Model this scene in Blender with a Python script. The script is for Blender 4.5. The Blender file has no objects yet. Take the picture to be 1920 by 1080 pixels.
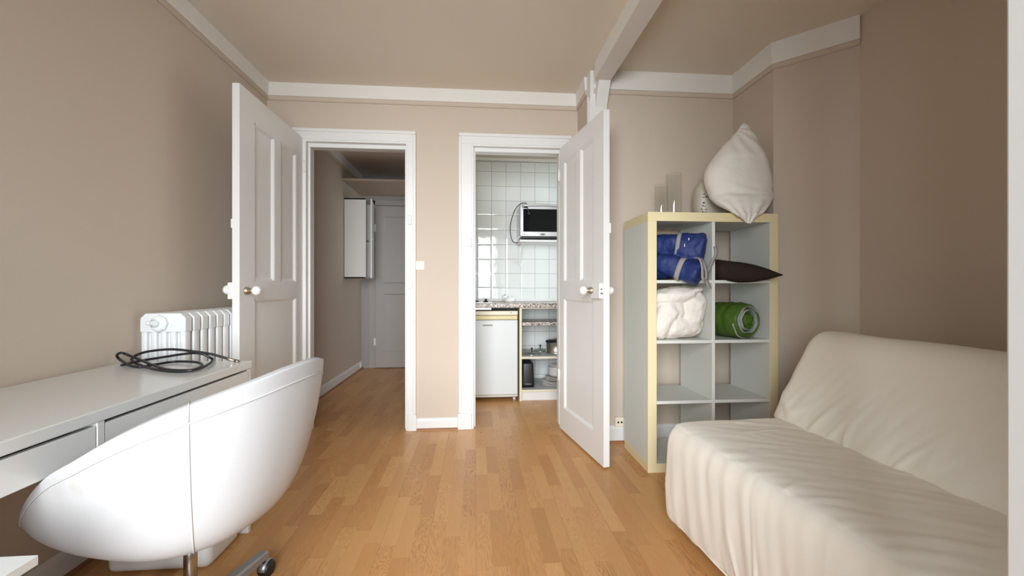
import bpy, bmesh, math, random
from mathutils import Vector, Matrix, noise
random.seed(4)
PI = math.pi
scene = bpy.context.scene
C = scene.collection

# ------------------------------------------------------------------ camera, sky, daylight, exposure
YAW = math.atan(68 / 800)
CS, CC = math.sin(YAW), math.cos(YAW)
CAM_Z = 1.06
cam_data = bpy.data.cameras.new('camera')
cam = bpy.data.objects.new('camera', cam_data)
C.objects.link(cam)
cam.location = (0, 0, CAM_Z)
cam.rotation_euler = (PI / 2, 0, -YAW)
cam_data.sensor_width = 36
cam_data.lens = 800 / 1920 * 36
cam_data.clip_start = 0.02
scene.camera = cam

world = bpy.data.worlds.new('sky')
scene.world = world
world.use_nodes = True
bg = world.node_tree.nodes['Background']
bg.inputs[0].default_value = (0.80, 0.90, 1.0, 1)
bg.inputs[1].default_value = 1.0

def area_light(name, loc, rot, sx, sy, power, col, spread=PI):
    d = bpy.data.lights.new(name, 'AREA')
    d.shape = 'RECTANGLE'; d.size = sx; d.size_y = sy
    d.energy = power; d.color = col; d.spread = spread
    o = bpy.data.objects.new(name, d)
    C.objects.link(o); o.location = loc; o.rotation_euler = rot
    return o
# daylight through the room's window (behind the camera) and through the kitchen's own window
area_light('window_daylight', (-0.62, -4.6, 2.2), (math.radians(84), 0, math.radians(-5)), 4.8, 3.8, 1080, (0.93, 0.967, 1.0))
area_light('kitchen_daylight', (1.33, 3.85, 1.55), (PI / 2, 0, PI / 2), 0.7, 1.1, 5.5, (0.84, 0.97, 1.0))
area_light('hallway_fill', (0.05, 5.2, 1.5), (PI / 2, 0, PI / 2), 0.5, 1.0, 0.5, (1.0, 0.97, 0.93))  # unseen fill added to brighten the hallway, not a real window

scene.view_settings.view_transform = 'Standard'
scene.view_settings.look = 'None'
scene.view_settings.exposure = 0.42
scene.view_settings.gamma = 1
scene.view_settings.use_curve_mapping = False
scene.cycles.diffuse_bounces = 8
scene.cycles.max_bounces = 14
scene.cycles.glossy_bounces = 5
scene.cycles.transparent_max_bounces = 12

# ------------------------------------------------------------------ helpers
def ray(px, py):
    u = (px - 960) / 800; v = (540 - py) / 800
    return Vector((CS + u * CC, CC - u * CS, v))
def atY(px, py, Y):
    r = ray(px, py); t = Y / r.y
    return Vector((r.x * t, Y, CAM_Z + r.z * t))
def atZ(px, py, Z):
    r = ray(px, py); t = (Z - CAM_Z) / r.z
    return Vector((r.x * t, r.y * t, Z))

def mat(name, col, rough=0.5, metal=0.0, bump=0.0, bscale=40.0, vary=0.0, vscale=6.0, coat=0.0, stretch=None, spec=0.5, sheen=0.0):
    m = bpy.data.materials.new(name); m.use_nodes = True
    nt = m.node_tree; p = nt.nodes['Principled BSDF']
    p.inputs['Base Color'].default_value = (*col, 1)
    p.inputs['Roughness'].default_value = rough
    p.inputs['Metallic'].default_value = metal
    p.inputs['Coat Weight'].default_value = coat
    p.inputs['Specular IOR Level'].default_value = spec
    p.inputs['Sheen Weight'].default_value = sheen
    tc = nt.nodes.new('ShaderNodeTexCoord')
    src = tc.outputs['Object']
    if stretch:
        mp = nt.nodes.new('ShaderNodeMapping'); mp.inputs['Scale'].default_value = stretch
        nt.links.new(src, mp.inputs[0]); src = mp.outputs[0]
    if vary > 0:
        n = nt.nodes.new('ShaderNodeTexNoise'); n.inputs['Scale'].default_value = vscale; n.inputs['Detail'].default_value = 4
        nt.links.new(src, n.inputs['Vector'])
        mx = nt.nodes.new('ShaderNodeMix'); mx.data_type = 'RGBA'
        mx.inputs[6].default_value = (*[c * (1 - vary) for c in col], 1)
        mx.inputs[7].default_value = (*[min(1, c * (1 + vary)) for c in col], 1)
        nt.links.new(n.outputs['Fac'], mx.inputs[0]); nt.links.new(mx.outputs[2], p.inputs['Base Color'])
    if bump > 0:
        n2 = nt.nodes.new('ShaderNodeTexNoise'); n2.inputs['Scale'].default_value = bscale; n2.inputs['Detail'].default_value = 5
        nt.links.new(src, n2.inputs['Vector'])
        b = nt.nodes.new('ShaderNodeBump'); b.inputs['Strength'].default_value = bump; b.inputs['Distance'].default_value = 0.01
        nt.links.new(n2.outputs['Fac'], b.inputs['Height']); nt.links.new(b.outputs[0], p.inputs['Normal'])
    return m

def math_node(nt, op, a, b=None, c=None):
    n = nt.nodes.new('ShaderNodeMath'); n.operation = op
    for i, v in enumerate((a, b, c)):
        if v is None: continue
        if hasattr(v, 'links') or hasattr(v, 'is_output'): nt.links.new(v, n.inputs[i])
        else: n.inputs[i].default_value = v
    return n.outputs[0]

def floor_material():
    m = bpy.data.materials.new('oak_laminate'); m.use_nodes = True
    nt = m.node_tree; p = nt.nodes['Principled BSDF']
    tc = nt.nodes.new('ShaderNodeTexCoord'); sep = nt.nodes.new('ShaderNodeSeparateXYZ')
    nt.links.new(tc.outputs['Object'], sep.inputs[0])
    X, Y = sep.outputs[0], sep.outputs[1]
    xs = math_node(nt, 'DIVIDE', X, 0.0655)
    row = math_node(nt, 'FLOOR', xs); fx = math_node(nt, 'FRACT', xs)
    wn = nt.nodes.new('ShaderNodeTexWhiteNoise'); wn.noise_dimensions = '1D'
    nt.links.new(row, wn.inputs['W'])
    ys = math_node(nt, 'ADD', math_node(nt, 'DIVIDE', Y, 0.41), math_node(nt, 'MULTIPLY', wn.outputs['Value'], 7.0))
    colm = math_node(nt, 'FLOOR', ys); fy = math_node(nt, 'FRACT', ys)
    cmb = nt.nodes.new('ShaderNodeCombineXYZ'); nt.links.new(row, cmb.inputs[0]); nt.links.new(colm, cmb.inputs[1])
    wn2 = nt.nodes.new('ShaderNodeTexWhiteNoise'); wn2.noise_dimensions = '2D'; nt.links.new(cmb.outputs[0], wn2.inputs['Vector'])
    rnd = wn2.outputs['Value']
    # grain, shifted per strip
    gv = nt.nodes.new('ShaderNodeCombineXYZ')
    nt.links.new(math_node(nt, 'ADD', math_node(nt, 'MULTIPLY', X, 9.0), math_node(nt, 'MULTIPLY', rnd, 60.0)), gv.inputs[0])
    nt.links.new(math_node(nt, 'MULTIPLY', Y, 1.3), gv.inputs[1]); nt.links.new(rnd, gv.inputs[2])
    gn = nt.nodes.new('ShaderNodeTexNoise'); gn.inputs['Scale'].default_value = 1.6; gn.inputs['Detail'].default_value = 3; gn.inputs['Distortion'].default_value = 0.6
    nt.links.new(gv.outputs[0], gn.inputs['Vector'])
    rings = math_node(nt, 'ABSOLUTE', math_node(nt, 'SINE', math_node(nt, 'MULTIPLY', gn.outputs['Fac'], 64.0)))
    fine = nt.nodes.new('ShaderNodeTexNoise'); fine.inputs['Scale'].default_value = 1.0; fine.inputs['Detail'].default_value = 3
    fv = nt.nodes.new('ShaderNodeCombineXYZ')
    nt.links.new(math_node(nt, 'MULTIPLY', X, 260.0), fv.inputs[0]); nt.links.new(math_node(nt, 'MULTIPLY', Y, 14.0), fv.inputs[1])
    nt.links.new(fv.outputs[0], fine.inputs['Vector'])
    wn3 = nt.nodes.new('ShaderNodeTexWhiteNoise'); wn3.noise_dimensions = '3D'
    c3 = nt.nodes.new('ShaderNodeCombineXYZ'); nt.links.new(row, c3.inputs[0]); nt.links.new(colm, c3.inputs[1]); c3.inputs[2].default_value = 7.3
    nt.links.new(c3.outputs[0], wn3.inputs['Vector'])
    figure = math_node(nt, 'MULTIPLY', math_node(nt, 'POWER', wn3.outputs['Value'], 2.2), 0.42)
    t = math_node(nt, 'ADD', math_node(nt, 'MULTIPLY', rnd, 0.38), math_node(nt, 'MULTIPLY', math_node(nt, 'SUBTRACT', rings, 0.5), figure))
    t = math_node(nt, 'ADD', t, 0.22)
    t = math_node(nt, 'ADD', t, math_node(nt, 'MULTIPLY', fine.outputs['Fac'], 0.30))
    ramp = nt.nodes.new('ShaderNodeValToRGB')
    ramp.color_ramp.elements[0].position = 0.10; ramp.color_ramp.elements[0].color = (0.33, 0.140, 0.045, 1)
    ramp.color_ramp.elements[1].position = 0.95; ramp.color_ramp.elements[1].color = (0.66, 0.375, 0.150, 1)
    e = ramp.color_ramp.elements.new(0.5); e.color = (0.525, 0.262, 0.090, 1)
    nt.links.new(t, ramp.inputs[0])
    # joints: hairlines between strips, firmer ones between boards of three strips
    bx = math_node(nt, 'FRACT', math_node(nt, 'DIVIDE', X, 0.1965))
    j1 = math_node(nt, 'LESS_THAN', bx, 0.007)
    j2 = math_node(nt, 'LESS_THAN', fy, 0.004)
    j3 = math_node(nt, 'LESS_THAN', fx, 0.012)
    jj = math_node(nt, 'MINIMUM', math_node(nt, 'ADD', math_node(nt, 'MULTIPLY', j1, 0.5), math_node(nt, 'ADD', math_node(nt, 'MULTIPLY', j2, 0.35), math_node(nt, 'MULTIPLY', j3, 0.18))), 0.6)
    mx = nt.nodes.new('ShaderNodeMix'); mx.data_type = 'RGBA'
    nt.links.new(jj, mx.inputs[0]); nt.links.new(ramp.outputs[0], mx.inputs[6]); mx.inputs[7].default_value = (0.20, 0.085, 0.03, 1)
    nt.links.new(mx.outputs[2], p.inputs['Base Color'])
    p.inputs['Roughness'].default_value = 0.36
    p.inputs['Specular IOR Level'].default_value = 0.45
    b = nt.nodes.new('ShaderNodeBump'); b.inputs['Strength'].default_value = 0.04; b.inputs['Distance'].default_value = 0.004
    nt.links.new(fine.outputs['Fac'], b.inputs['Height']); nt.links.new(b.outputs[0], p.inputs['Normal'])
    return m

def tile_material():
    m = bpy.data.materials.new('white_tiles'); m.use_nodes = True
    nt = m.node_tree; p = nt.nodes['Principled BSDF']
    tc = nt.nodes.new('ShaderNodeTexCoord'); sep = nt.nodes.new('ShaderNodeSeparateXYZ')
    nt.links.new(tc.outputs['Object'], sep.inputs[0])
    S = 0.1535
    def cell(o, off):
        v = math_node(nt, 'DIVIDE', math_node(nt, 'ADD', o, off), S)
        f = math_node(nt, 'FRACT', v)
        d = math_node(nt, 'MINIMUM', f, math_node(nt, 'SUBTRACT', 1.0, f))
        return math_node(nt, 'FLOOR', v), d
    cx, dx = cell(math_node(nt, 'ADD', sep.outputs[0], sep.outputs[1]), TILE_OFF_X)
    cz, dz = cell(sep.outputs[2], TILE_OFF_Z)
    d = math_node(nt, 'MINIMUM', dx, dz)
    grout = math_node(nt, 'LESS_THAN', d, 0.011)
    cmb = nt.nodes.new('ShaderNodeCombineXYZ'); nt.links.new(cx, cmb.inputs[0]); nt.links.new(cz, cmb.inputs[1])
    wn = nt.nodes.new('ShaderNodeTexWhiteNoise'); wn.noise_dimensions = '2D'; nt.links.new(cmb.outputs[0], wn.inputs['Vector'])
    mx0 = nt.nodes.new('ShaderNodeMix'); mx0.data_type = 'RGBA'
    mx0.inputs[6].default_value = (0.70, 0.735, 0.72, 1); mx0.inputs[7].default_value = (0.76, 0.79, 0.775, 1)
    nt.links.new(wn.outputs['Value'], mx0.inputs[0])
    mx = nt.nodes.new('ShaderNodeMix'); mx.data_type = 'RGBA'
    nt.links.new(grout, mx.inputs[0]); nt.links.new(mx0.outputs[2], mx.inputs[6]); mx.inputs[7].default_value = (0.30, 0.27, 0.225, 1)
    nt.links.new(mx.outputs[2], p.inputs['Base Color'])
    nt.links.new(math_node(nt, 'ADD', 0.07, math_node(nt, 'MULTIPLY', grout, 0.6)), p.inputs['Roughness'])
    # every tile is set at a slightly different tilt and its glaze is wavy
    nz = nt.nodes.new('ShaderNodeTexNoise'); nz.inputs['Scale'].default_value = 9; nt.links.new(tc.outputs['Object'], nz.inputs['Vector'])
    h = math_node(nt, 'ADD', math_node(nt, 'MINIMUM', math_node(nt, 'MULTIPLY', d, 10.0), 1.0), math_node(nt, 'MULTIPLY', nz.outputs['Fac'], 1.3))
    b = nt.nodes.new('ShaderNodeBump'); b.inputs['Strength'].default_value = 0.22; b.inputs['Distance'].default_value = 0.004
    nt.links.new(h, b.inputs['Height']); nt.links.new(b.outputs[0], p.inputs['Normal'])
    return m
TILE_OFF_X = 0.0; TILE_OFF_Z = 0.0
_p = atY(921.7, 400, 4.5); TILE_OFF_X = -(_p.x + 4.5) + 20 * 0.1535
_p = atY(930, 512.8, 4.5); TILE_OFF_Z = -_p.z + 20 * 0.1535

def granite_material():
    m = bpy.data.materials.new('speckled_granite'); m.use_nodes = True
    nt = m.node_tree; p = nt.nodes['Principled BSDF']
    tc = nt.nodes.new('ShaderNodeTexCoord')
    v = nt.nodes.new('ShaderNodeTexVoronoi'); v.inputs['Scale'].default_value = 95
    nt.links.new(tc.outputs['Object'], v.inputs['Vector'])
    sp = nt.nodes.new('ShaderNodeSeparateColor'); nt.links.new(v.outputs['Color'], sp.inputs[0])
    r = nt.nodes.new('ShaderNodeValToRGB'); r.color_ramp.interpolation = 'CONSTANT'
    cols = [(0, (0.10, 0.085, 0.075)), (0.2, (0.42, 0.36, 0.32)), (0.45, (0.55, 0.47, 0.42)), (0.62, (0.30, 0.215, 0.18)), (0.8, (0.66, 0.62, 0.57))]
    r.color_ramp.elements[0].color = (*cols[0][1], 1)
    r.color_ramp.elements[1].position = cols[1][0]; r.color_ramp.elements[1].color = (*cols[1][1], 1)
    for ps, c in cols[2:]:
        e = r.color_ramp.elements.new(ps); e.color = (*c, 1)
    nt.links.new(sp.outputs[0], r.inputs[0]); nt.links.new(r.outputs[0], p.inputs['Base Color'])
    p.inputs['Roughness'].default_value = 0.3
    return m

def leather_material():
    m = mat('white_leather', (0.475, 0.48, 0.485), 0.38, bump=0.05, bscale=260)
    nt = m.node_tree; p = nt.nodes['Principled BSDF']
    tc = nt.nodes.new('ShaderNodeTexCoord')
    # a worn yellowish patch near the front edge of the shell
    d = nt.nodes.new('ShaderNodeVectorMath'); d.operation = 'DISTANCE'
    nt.links.new(tc.outputs['Object'], d.inputs[0]); d.inputs[1].default_value = CHAIR_STAIN
    mr = nt.nodes.new('ShaderNodeMapRange'); mr.inputs[1].default_value = 0.19; mr.inputs[2].default_value = 0.02
    nt.links.new(d.outputs['Value'], mr.inputs[0])
    n = nt.nodes.new('ShaderNodeTexNoise'); n.inputs['Scale'].default_value = 14; n.inputs['Detail'].default_value = 6; n.inputs['Roughness'].default_value = 0.65
    nt.links.new(tc.outputs['Object'], n.inputs['Vector'])
    mr2 = nt.nodes.new('ShaderNodeMapRange'); mr2.inputs[1].default_value = 0.45; mr2.inputs[2].default_value = 0.75
    nt.links.new(n.outputs['Fac'], mr2.inputs[0])
    f = math_node(nt, 'MULTIPLY', mr.outputs[0], mr2.outputs[0])
    f = math_node(nt, 'MULTIPLY', f, 0.55)
    mx = nt.nodes.new('ShaderNodeMix'); mx.data_type = 'RGBA'
    nt.links.new(f, mx.inputs[0]); mx.inputs[6].default_value = (0.475, 0.48, 0.485, 1); mx.inputs[7].default_value = (0.40, 0.36, 0.28, 1)
    nt.links.new(mx.outputs[2], p.inputs['Base Color'])
    return m
CHAIR_STAIN = (-0.02, -0.305, 0.625)

def glass_material(name, tint=(1, 1, 1), refl=1.0):
    """thin-walled clear glass: see-through with a Fresnel mirror on top"""
    m = bpy.data.materials.new(name); m.use_nodes = True
    nt = m.node_tree; nt.nodes.remove(nt.nodes['Principled BSDF'])
    out = nt.nodes['Material Output']
    tr = nt.nodes.new('ShaderNodeBsdfTransparent'); tr.inputs[0].default_value = (*tint, 1)
    gl = nt.nodes.new('ShaderNodeBsdfGlossy'); gl.inputs['Roughness'].default_value = 0.02
    lw = nt.nodes.new('ShaderNodeLayerWeight'); lw.inputs['Blend'].default_value = 0.5
    fr = math_node(nt, 'ADD', 0.035, math_node(nt, 'MULTIPLY', math_node(nt, 'POWER', lw.outputs['Facing'], 4.0), 0.55))
    mx = nt.nodes.new('ShaderNodeMixShader')
    nt.links.new(fr, mx.inputs[0]); nt.links.new(tr.outputs[0], mx.inputs[1]); nt.links.new(gl.outputs[0], mx.inputs[2])
    nt.links.new(mx.outputs[0], out.inputs['Surface'])
    return m

M = dict(
    wall=mat('beige_wall_paint', (0.565, 0.480, 0.393), 0.75, bump=0.05, bscale=160),
    ceil=mat('ceiling_paint', (0.75, 0.68, 0.585), 0.85, bump=0.03, bscale=120),
    white=mat('white_gloss_paint', (0.74, 0.74, 0.725), 0.38, bump=0.02, bscale=30),
    cornice=mat('white_cornice_paint', (0.76, 0.745, 0.70), 0.6, bump=0.02, bscale=60),
    floor=floor_material(), tile=tile_material(), granite=granite_material(),
    leather=leather_material(),
    seam=mat('stitched_seam', (0.50, 0.50, 0.49), 0.6),
    beading=mat('brown_floor_beading', (0.30, 0.13, 0.05), 0.5, vary=0.2),
    desk=mat('white_desk_lacquer', (0.70, 0.71, 0.69), 0.22, bump=0.015, bscale=20),
    dark_gap=mat('dark_gap', (0.02, 0.02, 0.02), 0.8),
    shelf_white=mat('white_shelf_foil', (0.70, 0.715, 0.665), 0.45, bump=0.01),
    shelf_edge=mat('yellowed_edge_band', (0.78, 0.68, 0.415), 0.5, vary=0.05, vscale=3),
    cover=mat('cream_cotton_cover', (0.84, 0.795, 0.705), 0.85, bump=0.09, bscale=420, sheen=0.1),
    bed_white=mat('white_bed_cotton', (0.80, 0.755, 0.70), 0.9, bump=0.45, bscale=16),
    duvet=mat('white_duvet_cotton', (0.78, 0.735, 0.67), 0.85, bump=0.12, bscale=45),
    plastic_bag=mat('printed_packaging', (0.50, 0.45, 0.37), 0.4, vary=0.08, vscale=12),
    ink=mat('dark_print', (0.10, 0.09, 0.075), 0.7),
    tag=mat('brown_fabric_tag', (0.10, 0.085, 0.06), 0.8),
    blue=mat('royal_blue_nylon', (0.007, 0.025, 0.135), 0.6, bump=0.18, bscale=50, vary=0.15, vscale=9),
    strap=mat('grey_webbing', (0.32, 0.305, 0.29), 0.85, bump=0.2, bscale=300),
    zip=mat('zip_metal', (0.6, 0.58, 0.52), 0.3, metal=1),
    brown=mat('dark_brown_cotton', (0.030, 0.021, 0.017), 0.95, bump=0.15, bscale=200, spec=0.15),
    green=mat('green_nylon', (0.060, 0.125, 0.012), 0.5, bump=0.6, bscale=22, vary=0.15, vscale=10),
    lining=mat('grey_lining', (0.32, 0.33, 0.33), 0.6, bump=0.3, bscale=40),
    rad=mat('white_radiator_enamel', (0.72, 0.745, 0.75), 0.35),
    black=mat('black_rubber', (0.012, 0.012, 0.014), 0.42),
    brass=mat('dull_connector_metal', (0.55, 0.48, 0.38), 0.35, metal=1),
    grey_metal=mat('grey_painted_metal', (0.30, 0.31, 0.31), 0.4, metal=0.6),
    chrome=mat('dark_chrome', (0.42, 0.41, 0.40), 0.2, metal=1),
    steel=mat('brushed_steel', (0.58, 0.56, 0.52), 0.28, metal=1, bump=0.03, bscale=40, stretch=(1, 1, 30)),
    silver=mat('silver_plastic', (0.60, 0.61, 0.62), 0.35, metal=0.5),
    blackglass=mat('black_oven_glass', (0.006, 0.007, 0.008), 0.10, spec=0.2),
    porcelain=mat('white_porcelain', (0.86, 0.86, 0.85), 0.1, coat=0.5),
    fridge=mat('white_fridge_enamel', (0.66, 0.69, 0.685), 0.35),
    yellowed=mat('yellowed_plastic', (0.70, 0.595, 0.32), 0.4),
    cream=mat('cream_plastic', (0.78, 0.72, 0.56), 0.4),
    edge_cream=mat('cream_cabinet_edge', (0.72, 0.66, 0.50), 0.5),
    cabinet=mat('grey_cabinet_laminate', (0.50, 0.515, 0.515), 0.45),
    bin=mat('white_bin_plastic', (0.72, 0.715, 0.70), 0.45),
    crockery=mat('grey_white_crockery', (0.62, 0.60, 0.57), 0.25),
    glass=glass_material('clear_glass', (0.97, 0.975, 0.97)),
    gglass=glass_material('lid_glass', (0.9, 0.95, 0.93)),
    hall_shaded=mat('shaded_hallway_paint', (0.40, 0.375, 0.355), 0.5),  # hallway white, darkened: dim light at its end is put into the colour
    hall_white=mat('hallway_white_paint', (0.74, 0.72, 0.69), 0.5),
)

def NB(): return bmesh.new()
def box(bm, x0, x1, y0, y1, z0, z1, bev=0.0, seg=2, mi=0):
    r = bmesh.ops.create_cube(bm, size=1)
    vs = r['verts']
    for v in vs:
        v.co = Vector(((x0 + x1) / 2 + v.co.x * (x1 - x0), (y0 + y1) / 2 + v.co.y * (y1 - y0), (z0 + z1) / 2 + v.co.z * (z1 - z0)))
    fs = {f for v in vs for f in v.link_faces}
    for f in fs: f.material_index = mi
    if bev > 0:
        es = list({e for v in vs for e in v.link_edges})
        bmesh.ops.bevel(bm, geom=es, offset=bev, segments=seg, profile=0.5, affect='EDGES')
    return vs
def prism(bm, pts, axis, a, b, mi=0):
    """polygon pts (2-D) swept along axis from a to b. axis 'x': pts are (y,z); 'y': (x,z); 'z': (x,y)"""
    def P(p, t):
        return Vector((t, p[0], p[1])) if axis == 'x' else Vector((p[0], t, p[1])) if axis == 'y' else Vector((p[0], p[1], t))
    A = [bm.verts.new(P(p, a)) for p in pts]; B = [bm.verts.new(P(p, b)) for p in pts]
    n = len(pts); fs = [bm.faces.new(A), bm.faces.new(B[::-1])]
    for i in range(n): fs.append(bm.faces.new((A[i], A[(i + 1) % n], B[(i + 1) % n], B[i])))
    for f in fs: f.material_index = mi
    bmesh.ops.recalc_face_normals(bm, faces=fs)
    return A + B
def basis(d):
    d = d.normalized(); a = Vector((0, 0, 1)) if abs(d.z) < 0.9 else Vector((1, 0, 0))
    u = d.cross(a).normalized(); return u, d.cross(u).normalized()
def tube(bm, pts, rad, n=10, closed=False, mi=0, caps=True):
    pts = [Vector(p) for p in pts]; rings = []; u = None
    for i, p in enumerate(pts):
        if closed: d = pts[(i + 1) % len(pts)] - pts[i - 1]
        else: d = pts[min(i + 1, len(pts) - 1)] - pts[max(i - 1, 0)]
        d.normalize()
        if u is None: u, w = basis(d)
        else:
            u = (u - d * u.dot(d)).normalized(); w = d.cross(u)
        r = rad(i / max(1, len(pts) - 1)) if callable(rad) else rad
        rings.append([bm.verts.new(p + (u * math.cos(a) + w * math.sin(a)) * r) for a in [2 * PI * k / n for k in range(n)]])
    fs = []
    m = len(rings)
    for i in range(m if closed else m - 1):
        A, B = rings[i], rings[(i + 1) % m]
        for k in range(n): fs.append(bm.faces.new((A[k], A[(k + 1) % n], B[(k + 1) % n], B[k])))
    if not closed and caps:
        fs.append(bm.faces.new(rings[0])); fs.append(bm.faces.new(rings[-1]))
    for f in fs: f.material_index = mi; f.smooth = True
    bmesh.ops.recalc_face_normals(bm, faces=fs)
def spline(pts, per=8, closed=False):
    pts = [Vector(p) for p in pts]; n = len(pts); out = []
    rng = range(n) if closed else range(n - 1)
    for i in rng:
        if closed: p0, p1, p2, p3 = pts[i - 1], pts[i], pts[(i + 1) % n], pts[(i + 2) % n]
        else: p0, p1, p2, p3 = pts[max(i - 1, 0)], pts[i], pts[i + 1], pts[min(i + 2, n - 1)]
        for k in range(per):
            t = k / per
            out.append(0.5 * ((2 * p1) + (p2 - p0) * t + (2 * p0 - 5 * p1 + 4 * p2 - p3) * t * t + (3 * p1 - p0 - 3 * p2 + p3) * t ** 3))
    if not closed: out.append(pts[-1])
    return out
def lathe(bm, prof, origin, axis=(0, 0, 1), n=32, mi=0, closed=False):
    """prof: list of (radius, height) along axis"""
    ax = Vector(axis).normalized(); u, w = basis(ax); o = Vector(origin); rings = []
    for r, h in prof:
        if r < 1e-5: rings.append([bm.verts.new(o + ax * h)])
        else: rings.append([bm.verts.new(o + ax * h + (u * math.cos(2 * PI * k / n) + w * math.sin(2 * PI * k / n)) * r) for k in range(n)])
    fs = []
    L = len(rings)
    for i in range(L if closed else L - 1):
        A, B = rings[i], rings[(i + 1) % L]
        if len(A) == 1 and len(B) == 1: continue
        for k in range(n):
            if len(A) == 1: fs.append(bm.faces.new((A[0], B[(k + 1) % n], B[k])))
            elif len(B) == 1: fs.append(bm.faces.new((A[k], A[(k + 1) % n], B[0])))
            else: fs.append(bm.faces.new((A[k], A[(k + 1) % n], B[(k + 1) % n], B[k])))
    for f in fs: f.material_index = mi; f.smooth = True
    bmesh.ops.recalc_face_normals(bm, faces=fs)
def grid(bm, rows, closed_u=False, mi=0, smooth=True):
    R = [[bm.verts.new(p) for p in r] for r in rows]; fs = []
    for i in range(len(R) - 1):
        n = len(R[i])
        for k in range(n if closed_u else n - 1):
            fs.append(bm.faces.new((R[i][k], R[i][(k + 1) % n], R[i + 1][(k + 1) % n], R[i + 1][k])))
    for f in fs: f.material_index = mi; f.smooth = smooth
    return R, fs
def blob(bm, c, r, e=0.8, nu=28, nv=18, rot=None, nz=0.0, nsc=5.0, seed=0.0):
    """a soft rounded lump"""
    c = Vector(c); rows = []
    def sp(v, p): return math.copysign(abs(v) ** p, v)
    for i in range(nv + 1):
        ph = -PI / 2 + PI * i / nv; row = []
        for k in range(nu):
            th = 2 * PI * k / nu
            v = Vector((r[0] * sp(math.cos(ph), e) * sp(math.cos(th), e), r[1] * sp(math.cos(ph), e) * sp(math.sin(th), e), r[2] * sp(math.sin(ph), e)))
            if nz: v *= 1 + nz * noise.noise(v * nsc + Vector((seed, seed * 2, 0)))
            if rot is not None: v = rot @ v
            row.append(c + v)
        rows.append(row)
    R, fs = grid(bm, rows, closed_u=True)
    bmesh.ops.remove_doubles(bm, verts=[v for row in (R[0], R[-1]) for v in row], dist=1e-5)
    return R

def world_off(o):
    v = Vector((0, 0, 0))
    while o is not None:
        v += o.location; o = o.parent
    return v
def obj(name, bm, mats, parent=None, smooth=False, mods=None, origin=None, autosmooth=None):
    """link a bmesh given in room coordinates as ONE mesh object"""
    bmesh.ops.recalc_face_normals(bm, faces=bm.faces[:]) if False else None
    if parent is not None: off = world_off(parent)
    elif origin is not None: off = Vector(origin)
    else:
        xs = [v.co for v in bm.verts]
        off = Vector(((min(v.x for v in xs) + max(v.x for v in xs)) / 2, (min(v.y for v in xs) + max(v.y for v in xs)) / 2, min(v.z for v in xs)))
    for v in bm.verts: v.co -= off
    me = bpy.data.meshes.new(name); bm.to_mesh(me); bm.free()
    for m in (mats if isinstance(mats, (list, tuple)) else [mats]): me.materials.append(m)
    if smooth:
        for p in me.polygons: p.use_smooth = True
    if autosmooth is not None:
        for p in me.polygons: p.use_smooth = True
        me.set_sharp_from_angle(angle=math.radians(autosmooth))
    o = bpy.data.objects.new(name, me); C.objects.link(o)
    if parent is not None: o.parent = parent
    else: o.location = off
    return o
def thing(name, label, cat, loc, group=None):
    o = bpy.data.objects.new(name, None); C.objects.link(o); o.location = loc
    o.empty_display_size = 0.1
    return tag(o, label, cat, group)
def tag(o, label, cat, group=None):
    o['label'] = label; o['category'] = cat
    if group: o['group'] = group
    return o
def struct(name, bm, m, origin=(0, 0, 0), **kw):
    o = obj(name, bm, m, origin=origin, **kw); o['kind'] = 'structure'; return o
def wavy(p, f, s=0.0): return noise.noise(Vector(p) * f + Vector((s, s * 1.7, s * 0.3)))

# ------------------------------------------------------------------ room shell
XL = -1.51; YB = 3.24; XS = 0.785; YR = 2.87; XR1 = 1.81; XR2 = 2.10; H = 2.55; YF = -0.28; YE = 5.80
b = NB(); box(b, XL - .1, 2.3, YF - .1, YE + .1, -0.05, 0); struct('floor', b, M['floor'])
b = NB(); box(b, XL - .1, 2.3, YF - .1, YE + .1, H, H + .08); struct('ceiling', b, M['ceil'])
b = NB(); box(b, XL - .1, XL, YF - .1, YE + .1, 0, H); struct('wall_left', b, M['wall'])
LD0, LD1, RD0, RD1 = -1.245, -0.505, -0.028, 0.668     # the two door openings
DH = 2.145
b = NB()
box(b, XL, LD0, YB, YB + .09, 0, H); box(b, LD0, LD1, YB, YB + .09, DH, H); box(b, LD1, RD0, YB, YB + .09, 0, H)
box(b, RD0, RD1, YB, YB + .09, DH, H); box(b, RD1, XS, YB, YB + .09, 0, H)
struct('wall_back', b, M['wall'])
b = NB(); box(b, XS, 1.93, YR, YB + .09, 0, H); struct('wall_back_alcove', b, M['wall'])
b = NB()
prism(b, [(XR1, YR), (XR1, 2.46), (XR2, 2.17), (XR2 + .1, 2.17), (XR2 + .1, YR + .1), (XR1, YR + .1)], 'z', 0, H)
struct('wall_right_angled', b, M['wall'])
b = NB(); box(b, XR2, XR2 + .1, YF - .1, 2.17, 0, H); struct('wall_right', b, M['wall'])
# window wall behind the camera with its opening
WX0, WX1, WZ0, WZ1 = -0.98, 0.42, 0.42, 2.16
b = NB()
box(b, XL, WX0, YF - .1, YF, 0, H); box(b, WX1, XR2, YF - .1, YF, 0, H); box(b, WX0, WX1, YF - .1, YF, 0, WZ0); box(b, WX0, WX1, YF - .1, YF, WZ1, H)
struct('wall_front', b, M['wall'])
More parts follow.
